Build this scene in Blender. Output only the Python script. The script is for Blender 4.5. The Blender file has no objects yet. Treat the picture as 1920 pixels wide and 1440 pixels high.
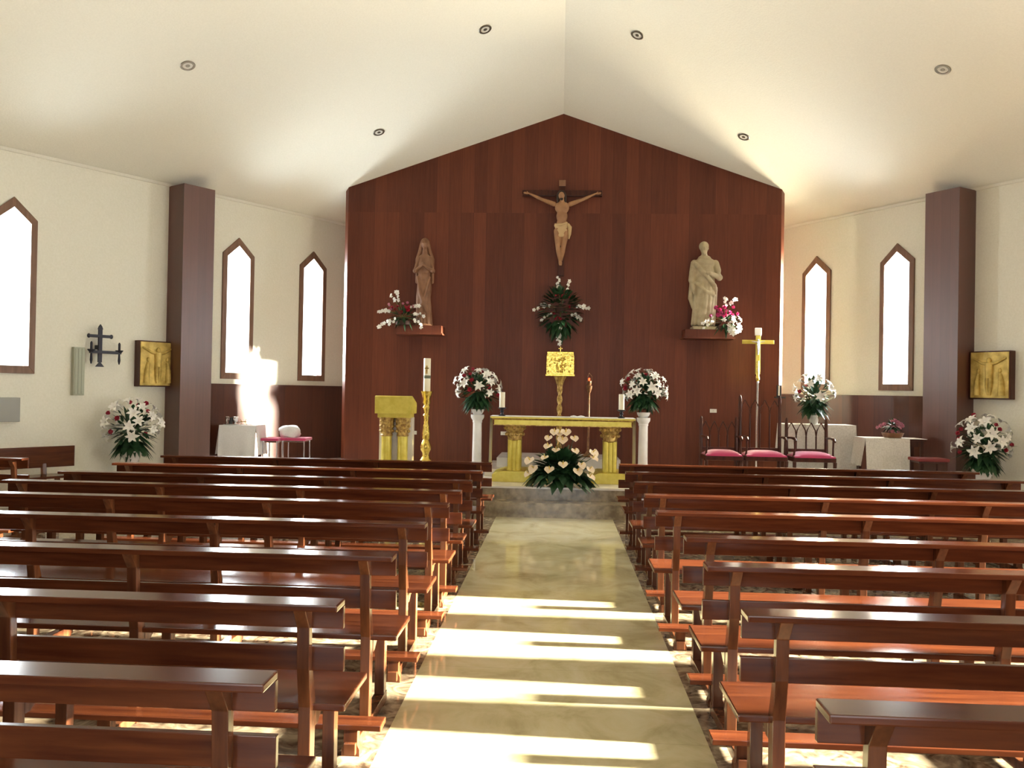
import bpy, bmesh, math, random
from mathutils import Vector, Matrix
random.seed(7)
R = math.radians
C = bpy.context.scene.collection
sc = bpy.context.scene

# ------------------------------------------------------------------ camera
cd = bpy.data.cameras.new('camera'); cam = bpy.data.objects.new('camera', cd); C.objects.link(cam)
cd.sensor_width = 36; cd.lens = 36 * 1600 / 1920; cd.clip_start = .02; cd.clip_end = 200
cam.matrix_world = Matrix.Translation((0, 0, 1.62)) @ Matrix.Rotation(R(3.15), 4, 'Z') @ Matrix.Rotation(R(90.5), 4, 'X') @ Matrix.Rotation(R(1.03), 4, 'Z')
sc.camera = cam
# ------------------------------------------------------------------ room constants (fan-shaped nave)
WB, WM = 14.05, .655                     # side walls: |x| = WB - WM*y
NN = math.hypot(1, WM)
EAVE, SL = 4.62, .4128
YR, YB = -2.5, 15.9
def ceil_z(x, y): return EAVE + SL * (WB - WM * y - abs(x)) / NN
def WP(side, s, off, z):                 # point on a side wall: s metres along it, off into the room
    sg = -1 if side == 'L' else 1
    y = s / NN
    return Vector((sg * (WB - WM * y) - sg * off / NN, y - off * WM / NN, z))
WANG = {'L': math.atan2(-1 / NN, -WM / NN), 'R': math.atan2(1 / NN, -WM / NN)}
WIN_S = {'L': [17.68, 16.14, 12.72, 9.3], 'R': [17.68, 16.14, 11.0, 9.0]}       # window centres along each side wall; unseen nave ones added for light
# ------------------------------------------------------------------ world, sun, daylight at the windows and added doors
w = bpy.data.worlds.new('sky'); sc.world = w; w.use_nodes = True
bg = w.node_tree.nodes['Background']; bg.inputs[0].default_value = (.93, .97, 1, 1); bg.inputs[1].default_value = 3.0
def lamp(name, kind, loc, aim, energy, color, **k):
    d = bpy.data.lights.new(name, kind); d.energy = energy; d.color = color
    for a, b in k.items(): setattr(d, a, b)
    o = bpy.data.objects.new(name, d); C.objects.link(o); o.location = loc
    o.rotation_euler = Vector(aim).to_track_quat('-Z', 'Y').to_euler()
    return o
lamp('sun', 'SUN', (12, 5, 6), (-1, .03, -.168), 110, (1, .93, .78), angle=R(3.0))
for side in 'LR':
    for i, s in enumerate(WIN_S[side]):
        p = WP(side, s, -.32, 2.8); n = WP(side, s, 1, 2.8) - WP(side, s, 0, 2.8)
        e = 112 if i < 2 else 66
        col = (.9, .96, 1)
        if side == 'R' and i == 0: e, col = 270, (1, .84, .58)
        lamp('daylight_fill', 'AREA', p, n, e, col, shape='RECTANGLE', size=.42, size_y=2.0, spread=R(140))
lamp('daylight_fill', 'AREA', (11.9, 4.3, 1.4), (-1, -.1, .0), 330, (1, .95, .85), shape='RECTANGLE', size=4.4, size_y=2.0)  # fill lamp added outside the unseen side door
lamp('daylight_fill', 'AREA', (0, YR - .35, 2.0), (0, 1, .5), 45, (1, .96, .88), shape='RECTANGLE', size=5.6, size_y=3.2)  # weak fill added from behind the viewer, outside the unseen rear doors
sc.view_settings.view_transform = 'Standard'; sc.view_settings.look = 'None'
sc.view_settings.gamma = 1; sc.view_settings.use_curve_mapping = False
sc.view_settings.exposure = 0.95
sc.cycles.max_bounces = 10; sc.cycles.diffuse_bounces = 5

# ------------------------------------------------------------------ materials
def mat(name, col, rough=.5, metal=0, spec=.5, **k):
    m = bpy.data.materials.new(name); m.use_nodes = True
    b = m.node_tree.nodes['Principled BSDF']
    b.inputs['Base Color'].default_value = (*col, 1); b.inputs['Roughness'].default_value = rough
    b.inputs['Metallic'].default_value = metal; b.inputs['Specular IOR Level'].default_value = spec
    for a, v in k.items(): b.inputs[a].default_value = v
    return m
def nd(m, t, **k):
    n = m.node_tree.nodes.new(t)
    for a, v in k.items():
        if a in n.inputs.keys(): n.inputs[a].default_value = v
        else: setattr(n, a, v)
    return n
def lk(m, a, b): m.node_tree.links.new(a, b)
def ramp(m, stops):
    r = nd(m, 'ShaderNodeValToRGB'); e = r.color_ramp.elements
    while len(e) < len(stops): e.new(.5)
    for q, (p, c) in zip(e, stops): q.position = p; q.color = (*c, 1)
    return r
def noise_mat(name, c1, c2, scale=(1, 1, 1), nscale=5, rough=.5, bump=0, detail=4, lo=.35, hi=.65, **k):
    m = mat(name, c1, rough, **k); b = m.node_tree.nodes['Principled BSDF']
    tc = nd(m, 'ShaderNodeTexCoord'); mp = nd(m, 'ShaderNodeMapping'); mp.inputs['Scale'].default_value = scale
    n = nd(m, 'ShaderNodeTexNoise', Scale=nscale, Detail=detail); r = ramp(m, [(lo, c1), (hi, c2)])
    lk(m, tc.outputs['Object'], mp.inputs[0]); lk(m, mp.outputs[0], n.inputs['Vector']); lk(m, n.outputs[0], r.inputs[0]); lk(m, r.outputs[0], b.inputs['Base Color'])
    if bump:
        bp = nd(m, 'ShaderNodeBump', Strength=bump, Distance=.01); lk(m, n.outputs[0], bp.inputs['Height']); lk(m, bp.outputs[0], b.inputs['Normal'])
    return m
def math_(m, op, a, b=None, c=None):
    n = nd(m, 'ShaderNodeMath', operation=op)
    for i, v in enumerate((a, b, c)):
        if v is None: continue
        if isinstance(v, (int, float)): n.inputs[i].default_value = v
        else: lk(m, v, n.inputs[i])
    return n.outputs[0]
def plank_mat(name, dark, light, width, rough=.3, seam=None, swap=False):
    """vertical veneered planks: tone per plank, grain along z, fine joints"""
    m = mat(name, dark, rough, spec=.3); b = m.node_tree.nodes['Principled BSDF']
    tc = nd(m, 'ShaderNodeTexCoord'); sp = nd(m, 'ShaderNodeSeparateXYZ'); lk(m, tc.outputs['Object'], sp.inputs[0])
    u = sp.outputs['Y' if swap else 'X']; z = sp.outputs['Z']
    q = math_(m, 'DIVIDE', u, width); fl = math_(m, 'FLOOR', q); fr = math_(m, 'FRACT', q)
    row = math_(m, 'GREATER_THAN', z, seam) if seam else math_(m, 'MULTIPLY', z, 0)
    cb = nd(m, 'ShaderNodeCombineXYZ'); lk(m, fl, cb.inputs[0]); lk(m, row, cb.inputs[1])
    wn = nd(m, 'ShaderNodeTexWhiteNoise', noise_dimensions='3D'); lk(m, cb.outputs[0], wn.inputs['Vector'])
    mp = nd(m, 'ShaderNodeMapping'); mp.inputs['Scale'].default_value = (14, 14, .9); lk(m, tc.outputs['Object'], mp.inputs[0])
    ad = nd(m, 'ShaderNodeVectorMath', operation='ADD'); lk(m, mp.outputs[0], ad.inputs[0]); lk(m, wn.outputs['Color'], ad.inputs[1])
    ns = nd(m, 'ShaderNodeTexNoise', Scale=2.2, Detail=6, Roughness=.6); lk(m, ad.outputs[0], ns.inputs['Vector'])
    t = math_(m, 'ADD', math_(m, 'MULTIPLY', wn.outputs['Value'], .45), math_(m, 'MULTIPLY', ns.outputs[0], .65))
    r = ramp(m, [(.2, dark), (.95, light)]); lk(m, t, r.inputs[0])
    j = math_(m, 'LESS_THAN', fr, .03 if width < .15 else .018)
    mx = nd(m, 'ShaderNodeMix', data_type='RGBA'); lk(m, math_(m, 'MULTIPLY', j, .55), mx.inputs['Factor']); lk(m, r.outputs[0], mx.inputs['A']); mx.inputs['B'].default_value = (dark[0] * .3, dark[1] * .3, dark[2] * .3, 1)
    lk(m, mx.outputs['Result'], b.inputs['Base Color'])
    return m
def wood_mat(name, c1, c2, axis, rough=.28):
    s = {'x': (.8, 9, 9), 'z': (9, 9, .8), 'y': (9, .8, 9)}[axis]
    return noise_mat(name, c1, c2, s, 3.0, rough, detail=6, lo=.3, hi=.72, spec=.30)

M = {}
M['plaster'] = noise_mat('cream plaster', (.77, .745, .62), (.81, .785, .665), (1, 1, 1), 40, .9, .25, spec=.2)
M['ceil'] = noise_mat('off-white ceiling plaster', (.80, .775, .66), (.83, .805, .69), (1, 1, 1), 45, .95, .2, spec=.1)
M['panel'] = plank_mat('reddish veneer panel', (.078, .018, .008), (.178, .046, .019), .21, .45, 4.6)
M['clad'] = plank_mat('plank cladding', (.085, .026, .018), (.15, .048, .032), .13, .38); M['clad'].node_tree.nodes['Principled BSDF'].inputs['Specular IOR Level'].default_value = .9
M['wains'] = plank_mat('wainscot planks', (.06, .017, .009), (.115, .034, .016), .3, .3)
M['pew'] = wood_mat('varnished pew wood', (.052, .0125, .0055), (.120, .033, .0115), 'x', .15)
M['pewz'] = wood_mat('varnished post wood', (.065, .020, .009), (.140, .048, .018), 'z', .2)
M['darkwood'] = wood_mat('dark carved wood', (.045, .013, .008), (.085, .025, .013), 'z', .3)
M['wframe'] = wood_mat('brown window wood', (.16, .085, .05), (.24, .13, .08), 'z', .4)
M['gold'] = noise_mat('polished brass', (.58, .40, .07), (.78, .58, .15), (1, 1, 1), 30, .24, .5, metal=1.0)
M['giltpaint'] = noise_mat('gilt painted stone', (.60, .48, .065), (.70, .58, .11), (1, 1, 1), 12, .38, .05, metal=.25)
M['oldgold'] = noise_mat('worn bronze gilding', (.30, .17, .05), (.62, .43, .13), (1, 1, 1), 26, .42, .4, metal=.55)
M['relief'] = noise_mat('golden relief', (.42, .29, .06), (.72, .53, .15), (1, 1, 1), 9, .5, .5, metal=.3)
M['carved'] = noise_mat('carved limewood', (.20, .09, .042), (.27, .13, .065), (1, 1, 1), 8, .5)
M['stone'] = noise_mat('pale carved stone', (.36, .29, .17), (.48, .40, .25), (1, 1, 1), 9, .7, .15)
M['flesh'] = noise_mat('painted wood skin', (.30, .145, .065), (.40, .21, .095), (1, 1, 1), 8, .5)
M['loin'] = mat('pale painted cloth', (.55, .38, .19), .6)
M['hair'] = mat('dark painted hair', (.035, .018, .01), .6)
M['iron'] = mat('black wrought iron', (.035, .035, .045), .5, .6)
M['marble'] = noise_mat('white marble', (.78, .76, .74), (.86, .84, .82), (1, 1, 1), 5, .25)
M['plastic'] = mat('white plastic', (.8, .78, .7), .4)
M['wax'] = mat('cream wax', (.82, .76, .58), .45)
M['cloth'] = noise_mat('white linen', (.80, .80, .80), (.86, .86, .86), (1, 1, 1), 60, .85, .3)
M['lace'] = noise_mat('ecru lace cloth', (.62, .59, .52), (.74, .71, .64), (1, 1, 1), 50, .9, .5)
M['pink'] = mat('fuchsia velvet', (.52, .035, .13), .7, **{'Sheen Weight': .5})
M['red'] = mat('dark red upholstery', (.20, .02, .02), .6)
M['chrome'] = mat('chromed tube', (.75, .75, .78), .2, 1)
M['lily'] = mat('white lily petal', (.84, .82, .76), .5)
M['rose'] = mat('crimson rose petal', (.42, .02, .045), .5)
M['mag'] = mat('magenta petal', (.55, .06, .20), .5)
M['pinkpale'] = mat('dusty pink petal', (.62, .26, .33), .5)
M['cream'] = mat('cream anthurium spathe', (.82, .68, .50), .3)
M['spadix'] = mat('yellow spadix', (.75, .55, .14), .5)
M['leaf'] = noise_mat('dark green leaf', (.012, .04, .016), (.03, .085, .03), (1, 1, 1), 12, .38)
M['leafl'] = noise_mat('yellow-green leaf', (.09, .14, .03), (.16, .22, .05), (1, 1, 1), 12, .45)
M['speaker'] = mat('grey-green enamel', (.40, .42, .32), .6)
M['grey'] = mat('grey enamel', (.30, .30, .27), .5)
M['greyd'] = mat('dark grey enamel', (.13, .14, .09), .5)
M['black'] = mat('black plastic', (.02, .02, .02), .4)
M['lens'] = mat('downlight glass', (.62, .60, .52), .2)
M['dring'] = mat('downlight metal ring', (.22, .20, .16), .35, .8)
M['terra'] = mat('dark brown planter', (.07, .03, .02), .7)
M['dimgold'] = noise_mat('dull dark gilding', (.12, .05, .02), (.26, .12, .04), (1, 1, 1), 26, .5, .3, metal=.3)
M['redglass'] = mat('red glass', (.6, .02, .01), .1, **{'Emission Color': (1, .08, .02, 1), 'Emission Strength': 2.0})
M['dirt'] = mat('scuffed varnish', (.05, .03, .02), .5)
def glass_mat():
    m = bpy.data.materials.new('window glass'); m.use_nodes = True; t = m.node_tree; t.nodes.clear()
    o = t.nodes.new('ShaderNodeOutputMaterial'); a = t.nodes.new('ShaderNodeBsdfTransparent'); g = t.nodes.new('ShaderNodeBsdfGlossy'); x = t.nodes.new('ShaderNodeMixShader')
    a.inputs[0].default_value = (.96, .97, .97, 1); g.inputs['Roughness'].default_value = .05; x.inputs[0].default_value = .05
    t.links.new(a.outputs[0], x.inputs[1]); t.links.new(g.outputs[0], x.inputs[2]); t.links.new(x.outputs[0], o.inputs[0]); return m
M['glass'] = glass_mat()
def floor_mat():
    m = mat('polished marble floor', (.5, .45, .3), .07, spec=.55); b = m.node_tree.nodes['Principled BSDF']
    tc = nd(m, 'ShaderNodeTexCoord'); sp = nd(m, 'ShaderNodeSeparateXYZ'); lk(m, tc.outputs['Object'], sp.inputs[0])
    n1 = nd(m, 'ShaderNodeTexNoise', Scale=2.6, Detail=10, Roughness=.65, Distortion=.7); lk(m, tc.outputs['Object'], n1.inputs['Vector'])
    n2 = nd(m, 'ShaderNodeTexNoise', Scale=7, Detail=6, Distortion=2.2); lk(m, tc.outputs['Object'], n2.inputs['Vector'])
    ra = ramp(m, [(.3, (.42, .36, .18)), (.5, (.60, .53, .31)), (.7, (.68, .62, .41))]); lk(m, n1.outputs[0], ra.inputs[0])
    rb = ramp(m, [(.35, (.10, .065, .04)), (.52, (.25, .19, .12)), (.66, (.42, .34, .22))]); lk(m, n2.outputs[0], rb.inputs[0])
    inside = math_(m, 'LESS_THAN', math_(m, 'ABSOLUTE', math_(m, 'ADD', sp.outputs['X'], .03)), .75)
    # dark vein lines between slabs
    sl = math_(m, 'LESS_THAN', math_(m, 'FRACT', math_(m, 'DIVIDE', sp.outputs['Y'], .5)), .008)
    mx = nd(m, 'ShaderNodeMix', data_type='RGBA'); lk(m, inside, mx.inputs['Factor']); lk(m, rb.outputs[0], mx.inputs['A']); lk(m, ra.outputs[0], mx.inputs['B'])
    m2 = nd(m, 'ShaderNodeMix', data_type='RGBA'); lk(m, math_(m, 'MULTIPLY', sl, .35), m2.inputs['Factor']); lk(m, mx.outputs['Result'], m2.inputs['A']); m2.inputs['B'].default_value = (.2, .15, .08, 1)
    lk(m, m2.outputs['Result'], b.inputs['Base Color']); return m
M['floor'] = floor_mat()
M['step'] = noise_mat('brown veined marble', (.14, .10, .05), (.36, .28, .16), (1, 1, 1), 9, .2, detail=8)
M['marblegrey'] = noise_mat('warm white marble step', (.66, .62, .55), (.76, .72, .66), (1, 1, 1), 5, .2)

# ------------------------------------------------------------------ mesh builder
class MB:
    def __init__(s): s.v = []; s.f = []; s.X = Matrix.Identity(4)
    def add(s, vs, fs):
        n = len(s.v); s.v += [s.X @ Vector(p) for p in vs]; s.f += [[i + n for i in f] for f in fs]; return s
    def box(s, x0, x1, y0, y1, z0, z1):
        return s.add([(x0, y0, z0), (x1, y0, z0), (x1, y1, z0), (x0, y1, z0), (x0, y0, z1), (x1, y0, z1), (x1, y1, z1), (x0, y1, z1)],
                     [(0, 3, 2, 1), (4, 5, 6, 7), (0, 1, 5, 4), (1, 2, 6, 5), (2, 3, 7, 6), (3, 0, 4, 7)])
    def prism(s, poly, f0, f1):       # poly of 2D points; f0, f1 map (u, v) to 3D at both ends
        n = len(poly); vs = [f0(*p) for p in poly] + [f1(*p) for p in poly]
        return s.add(vs, [list(range(n))[::-1], list(range(n, 2 * n))] + [(i, (i + 1) % n, n + (i + 1) % n, n + i) for i in range(n)])
    def ext(s, poly, axis, a, b):
        m = {'x': lambda t: (lambda u, v: (t, u, v)), 'y': lambda t: (lambda u, v: (u, t, v)), 'z': lambda t: (lambda u, v: (u, v, t))}[axis]
        return s.prism(poly, m(a), m(b))
    def lathe(s, prof, n=24, c=(0, 0, 0), flute=0, sx=1, sy=1, caps=1):
        vs = []; k = len(prof)
        for r, z in prof:
            for i in range(n):
                a = 2 * math.pi * i / n; rr = r * (1 + flute * (1 if i % 2 else -1))
                vs.append((c[0] + rr * math.cos(a) * sx, c[1] + rr * math.sin(a) * sy, c[2] + z))
        fs = [(j * n + i, j * n + (i + 1) % n, (j + 1) * n + (i + 1) % n, (j + 1) * n + i) for j in range(k - 1) for i in range(n)]
        if caps: fs += [list(range(n))[::-1], list(range((k - 1) * n, k * n))]
        return s.add(vs, fs)
    def tube(s, pts, rad, n=8):
        pts = [Vector(p) for p in pts]; k = len(pts)
        rad = rad if isinstance(rad, (list, tuple)) else [rad] * k; vs = []
        for j, p in enumerate(pts):
            d = (pts[min(j + 1, k - 1)] - pts[max(j - 1, 0)]).normalized()
            u = d.cross(Vector((0, 0, 1)) if abs(d.z) < .9 else Vector((1, 0, 0))).normalized(); v = d.cross(u)
            vs += [p + (u * math.cos(2 * math.pi * i / n) + v * math.sin(2 * math.pi * i / n)) * rad[j] for i in range(n)]
        fs = [(j * n + i, j * n + (i + 1) % n, (j + 1) * n + (i + 1) % n, (j + 1) * n + i) for j in range(k - 1) for i in range(n)]
        fs += [list(range(n))[::-1], list(range((k - 1) * n, k * n))]
        return s.add(vs, fs)
    def ell(s, c, r, nu=12, nv=8):
        vs = [(c[0], c[1], c[2] - r[2])]
        for j in range(1, nv):
            b = -math.pi / 2 + math.pi * j / nv
            vs += [(c[0] + r[0] * math.cos(b) * math.cos(2 * math.pi * i / nu), c[1] + r[1] * math.cos(b) * math.sin(2 * math.pi * i / nu), c[2] + r[2] * math.sin(b)) for i in range(nu)]
        vs.append((c[0], c[1], c[2] + r[2])); t = len(vs) - 1
        fs = [(0, 1 + (i + 1) % nu, 1 + i) for i in range(nu)] + [(t, t - nu + i, t - nu + (i + 1) % nu) for i in range(nu)]
        fs += [(1 + (j - 1) * nu + i, 1 + (j - 1) * nu + (i + 1) % nu, 1 + j * nu + (i + 1) % nu, 1 + j * nu + i) for j in range(1, nv - 1) for i in range(nu)]
        return s.add(vs, fs)
    def mesh(s, name, m, bevel=0, smooth=0, seg=2, fixn=True):
        me = bpy.data.meshes.new(name); bm = bmesh.new()
        vs = [bm.verts.new(p) for p in s.v]
        for f in s.f:
            try: bm.faces.new([vs[i] for i in f])
            except ValueError: pass
        if fixn: bmesh.ops.recalc_face_normals(bm, faces=bm.faces)
        if bevel:
            es = [e for e in bm.edges if len(e.link_faces) == 2 and e.calc_face_angle(0) > .5]
            bmesh.ops.bevel(bm, geom=es, offset=bevel, segments=seg, affect='EDGES', profile=.6)
        bm.to_mesh(me); bm.free(); me.materials.append(m)
        if smooth: me.shade_smooth(); me.set_sharp_from_angle(angle=R(smooth))
        return me
    def build(s, name, m, parent=None, bevel=0, smooth=0, loc=None, **k):
        o = bpy.data.objects.new(name, s.mesh(name, m, bevel, smooth, **k)); C.objects.link(o)
        if parent: o.parent = parent
        if loc: o.location = loc
        return o
def struct(o): o['kind'] = 'structure'; return o
def tag(o, label, cat, group=None):
    o['label'] = label; o['category'] = cat
    if group: o['group'] = group
    return o
def thing(name, label, cat, loc=(0, 0, 0), rz=0, group=None):
    o = bpy.data.objects.new(name, None); C.objects.link(o); o.location = loc; o.rotation_euler = (0, 0, rz); o.empty_display_size = .1
    return tag(o, label, cat, group)
def copy_tree(o, parent=None):
    c = o.copy(); C.objects.link(c); c.parent = parent
    for ch in o.children: copy_tree(ch, c)
    return c
def mobj(name, me, parent, loc=(0, 0, 0), rot=(0, 0, 0), sc_=1):
    o = bpy.data.objects.new(name, me); C.objects.link(o); o.parent = parent; o.location = loc
    o.rotation_euler = rot; o.scale = (sc_,) * 3 if not isinstance(sc_, tuple) else sc_; return o

# ------------------------------------------------------------------ room shell
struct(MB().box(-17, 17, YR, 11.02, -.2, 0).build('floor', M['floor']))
def ywall(y): return WB - WM * y
T = .22
def side_wall(side, name, wins, extra=None):
    mb = MB()
    def piece(poly): mb.prism(poly, lambda s, z: WP(side, s, 0, z), lambda s, z: WP(side, s, -T, z))
    s = YR * NN; top = EAVE + .02
    spans = [(c - .25, c + .25, 'w') for c in wins] + ([(extra[0], extra[1], 'e')] if extra else [])
    for a, b, k in sorted(spans):
        piece([(s, 0), (a, 0), (a, top), (s, top)])
        if k == 'w':
            m_ = (a + b) / 2
            piece([(a, 0), (b, 0), (b, 1.80), (a, 1.80)])
            piece([(a, 3.74), (m_, 3.95), (m_, top), (a, top)]); piece([(m_, 3.95), (b, 3.74), (b, top), (m_, top)])
        else:
            piece([(a, extra[3]), (b, extra[3]), (b, top), (a, top)])
            if extra[2] > 0: piece([(a, 0), (b, 0), (b, extra[2]), (a, extra[2])])
        s = b
    e = (YB + .3) * NN; piece([(s, 0), (e, 0), (e, top), (s, top)])
    return struct(mb.build(name, M['plaster']))
side_wall('L', 'wall_left', WIN_S['L'])
SUNDOOR = (2.2 * NN, 6.5 * NN, .12, 2.5)
side_wall('R', 'wall_right', WIN_S['R'], SUNDOOR)
struct(MB().box(-.1, .1, 14.3, YB, 0, 6.2).build('wall_sun_block', M['plaster']))  # unseen blocker, added to stop sunbeams passing behind the altar wall
struct(MB().box(-4.2, 4.2, YB, YB + .2, 0, 6.2).build('wall_back', M['plaster']))
mb = MB(); zt = 10.3
mb.box(-16.2, -2.8, YR - .2, YR, 0, zt).box(2.8, 16.2, YR - .2, YR, 0, zt).box(-2.8, 2.8, YR - .2, YR, 3.4, zt)
struct(mb.build('wall_rear', M['clad']))
# ceiling: two planes from ridge to the horizontal eaves
mb = MB()
for sg in (-1, 1):
    a = [(0, YR - .2), (0, YB + .3), (sg * (ywall(YB + .3) + .3), YB + .3), (sg * (ywall(YR - .2) + .3), YR - .2)]
    if sg > 0: pass
    mb.add([(x, y, ceil_z(x, y)) for x, y in a] + [(x, y, ceil_z(x, y) + .15) for x, y in a],
           [(0, 1, 2, 3), (4, 5, 6, 7), (0, 1, 5, 4), (1, 2, 6, 5), (2, 3, 7, 6), (3, 0, 4, 7)])
struct(mb.build('ceiling', M['ceil']))
# thin cove line where ceiling and side walls meet
for i, side in enumerate('LR'):
    mb = MB(); mb.prism([(0, -.035), (.025, -.035), (.05, .0), (0, .0)], lambda o, z: WP(side, YR * NN, o, EAVE + z + .01), lambda o, z: WP(side, (YB) * NN, o, EAVE + z + .01))
    struct(mb.build('trim_%d' % (i + 1), M['ceil']))
# sanctuary steps and platform
def fanbox(y0, y1, z0, z1, inset=0.0):
    return MB().add([(-ywall(y0) + inset, y0, z0), (ywall(y0) - inset, y0, z0), (ywall(y1) - inset, y1, z0), (-ywall(y1) + inset, y1, z0),
                     (-ywall(y0) + inset, y0, z1), (ywall(y0) - inset, y0, z1), (ywall(y1) - inset, y1, z1), (-ywall(y1) + inset, y1, z1)],
                    [(0, 3, 2, 1), (4, 5, 6, 7), (0, 1, 5, 4), (1, 2, 6, 5), (2, 3, 7, 6), (3, 0, 4, 7)])
struct(fanbox(11.0, YB, -.1, .18, .0).build('floor.001', M['step'])); 
struct(fanbox(11.34, YB, .17, .35, .0).build('floor.002', M['step']))
struct(MB().box(-6.5, 6.5, 10.98, 11.36, .165, .19).build('trim_3', M['step']))
struct(fanbox(11.32, YB, .335, .36, .02).build('floor.003', M['marblegrey']))
struct(MB().box(-1.08, 1.02, 12.6, 14.15, .355, .47).build('floor.004', M['marblegrey'], bevel=.006))
struct(MB().box(-.93, .95, 13.0, 14.15, .465, .61).build('floor.005', M['marblegrey'], bevel=.006))
# veneered altar wall with folded edges
PX, PY = 3.60, 14.2
mb = MB(); e = .09
top = lambda x: ceil_z(x, PY) - .0
poly = [(-PX, .3), (PX, .3), (PX, top(PX)), (0, top(0)), (-PX, top(-PX))]
mb.ext(poly, 'y', PY, PY + .08)
struct(mb.build('wall_altar', M['panel']))
for i, sg in enumerate((-1, 1)):
    xs = (sg * PX, sg * (PX + .07)); z1 = top(PX) - .04
    mb = MB().add([(xs[0], PY, .3), (xs[1], PY + .10, .3), (xs[1], PY + .14, .3), (xs[0], PY + .08, .3), (xs[0], PY, z1 + .05), (xs[1], PY + .10, z1), (xs[1], PY + .14, z1), (xs[0], PY + .08, z1 + .05)],
                  [(0, 3, 2, 1), (4, 5, 6, 7), (0, 1, 5, 4), (1, 2, 6, 5), (2, 3, 7, 6), (3, 0, 4, 7)])
    struct(mb.build('trim_%d' % (i + 4), M['panel']))
# clad pillars standing out of the side walls, wainscot beyond them
for i, side in enumerate('LR'):
    o = bpy.data.objects.new('pillar_left' if side == 'L' else 'pillar_right', MB().box(-.26, .26, 0, .40, 0, 4.6).mesh('pillar', M['clad']))
    C.objects.link(o); p = WP(side, 12.467 * NN + .26, -.01, .0); o.location = p; o.rotation_euler = (0, 0, WANG[side]); struct(o)
    sg = 1 if side == 'R' else -1
    s0, s1 = 12.467 * NN + .5, (YB - .02) * NN
    me = MB().box(s0 * (1 if side == 'R' else -1), s1 * (1 if side == 'R' else -1), -.01, .03, .34, 1.63)
    me.box(s0 * (1 if side == 'R' else -1), s1 * (1 if side == 'R' else -1), -.01, .045, 1.63, 1.66)
    o = bpy.data.objects.new('trim_%d' % (i + 6), me.mesh('wainscot', M['wains'])); C.objects.link(o)
    o.location = WP(side, 0, 0, 0); o.rotation_euler = (0, 0, WANG[side]); struct(o)
# pointed windows
nwin = 0
def window(side, s):
    global nwin; nwin += 1
    root = bpy.data.objects.new('window_%d' % nwin, None); C.objects.link(root); root.location = WP(side, s, 0, 0); root.rotation_euler = (0, 0, WANG[side]); struct(root)
    outer = [(-.295, 1.74), (.295, 1.74), (.295, 3.75), (0, 4.02), (-.295, 3.75)]
    inner = [(-.215, 1.84), (.215, 1.84), (.215, 3.70), (0, 3.89), (-.215, 3.70)]
    mb = MB()
    for k in range(5):
        a, b, c, d = outer[k], outer[(k + 1) % 5], inner[(k + 1) % 5], inner[k]
        mb.prism([a, b, c, d], lambda u, v: (u, .03, v), lambda u, v: (u, -.10, v))
    mb.build('window_frame', M['wframe'], root, bevel=.004)
    MB().ext(inner, 'y', -.07, -.064).build('pane', M['glass'], root)
for side in 'LR':
    for s in WIN_S[side]: window(side, s)
# unseen glazed doors, added: side for sun on the aisle, rear for fill
root = bpy.data.objects.new('added_side_door', None); C.objects.link(root); root.location = WP('R', 0, 0, 0); root.rotation_euler = (0, 0, WANG['R']); struct(root)
mb = MB(); a, b, z0, z1 = SUNDOOR
mb.box(a, a + .08, -.16, -.04, z0, z1).box(b - .08, b, -.16, -.04, z0, z1).box(a, b, -.16, -.04, z0, z0 + .08).box(a, b, -.16, -.04, z1 - .08, z1)
mb.box((a + b) / 2 - .04, (a + b) / 2 + .04, -.16, -.04, z0, z1)
mb.build('window_frame', M['wframe'], root); MB().box(a, b, -.11, -.10, z0, z1).build('pane', M['glass'], root)
root = bpy.data.objects.new('added_rear_door', None); C.objects.link(root); root.location = (0, YR - .1, 0); struct(root)
mb = MB()
for x in (-2.8, -1.4, 0, 1.4, 2.8): mb.box(x - .05, x + .05, -.05, .05, 0, 3.4)
mb.box(-2.85, 2.85, -.05, .05, 3.3, 3.4).box(-2.85, 2.85, -.05, .05, 0, .12)
mb.build('door_frame', M['wframe'], root); MB().box(-2.8, 2.8, -.01, .0, .1, 3.35).build('pane', M['glass'], root)

# ------------------------------------------------------------------ ceiling downlights
LIGHTS = [(-2.83, 12.94, 'round recessed downlight low over the left half of the altar wall'), (2.74, 13.12, 'round recessed downlight low over the right half of the altar wall'),
          (-1.08, 11.45, 'round recessed downlight high up, just left of the ceiling ridge'), (.98, 11.64, 'round recessed downlight high up, just right of the ceiling ridge'),
          (-4.63, 10.23, 'round recessed downlight far out on the left ceiling slope'), (4.51, 10.42, 'round recessed downlight far out on the right ceiling slope')]
def downlight():
    t = thing('ceiling_light', '', 'ceiling light', group='recessed ceiling downlights')
    MB().lathe([(.062, -.006), (.085, -.006), (.092, 0), (.085, .012), (.062, .012), (.062, -.006)], 28, caps=0).build('ring', M['dring'], t, smooth=40)
    MB().lathe([(.001, -.002), (.06, -.002), (.06, .01), (.001, .01)], 28).build('lens', M['lens'], t, smooth=30)
    MB().lathe([(.001, -.006), (.025, -.005), (.03, 0), (.001, .001)], 16).build('bulb', M['dring'], t, smooth=40)
    return t
dl = downlight()
for i, (x, y, lab) in enumerate(LIGHTS):
    o = dl if i == 0 else copy_tree(dl)
    z = ceil_z(x, y); o.location = (x, y, z - .004); o['label'] = lab
    g = SL / NN; n = Vector(((g if x > 0 else -g), WM * g, 1)).normalized()
    o.rotation_euler = n.to_track_quat('Z', 'Y').to_euler()

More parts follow.
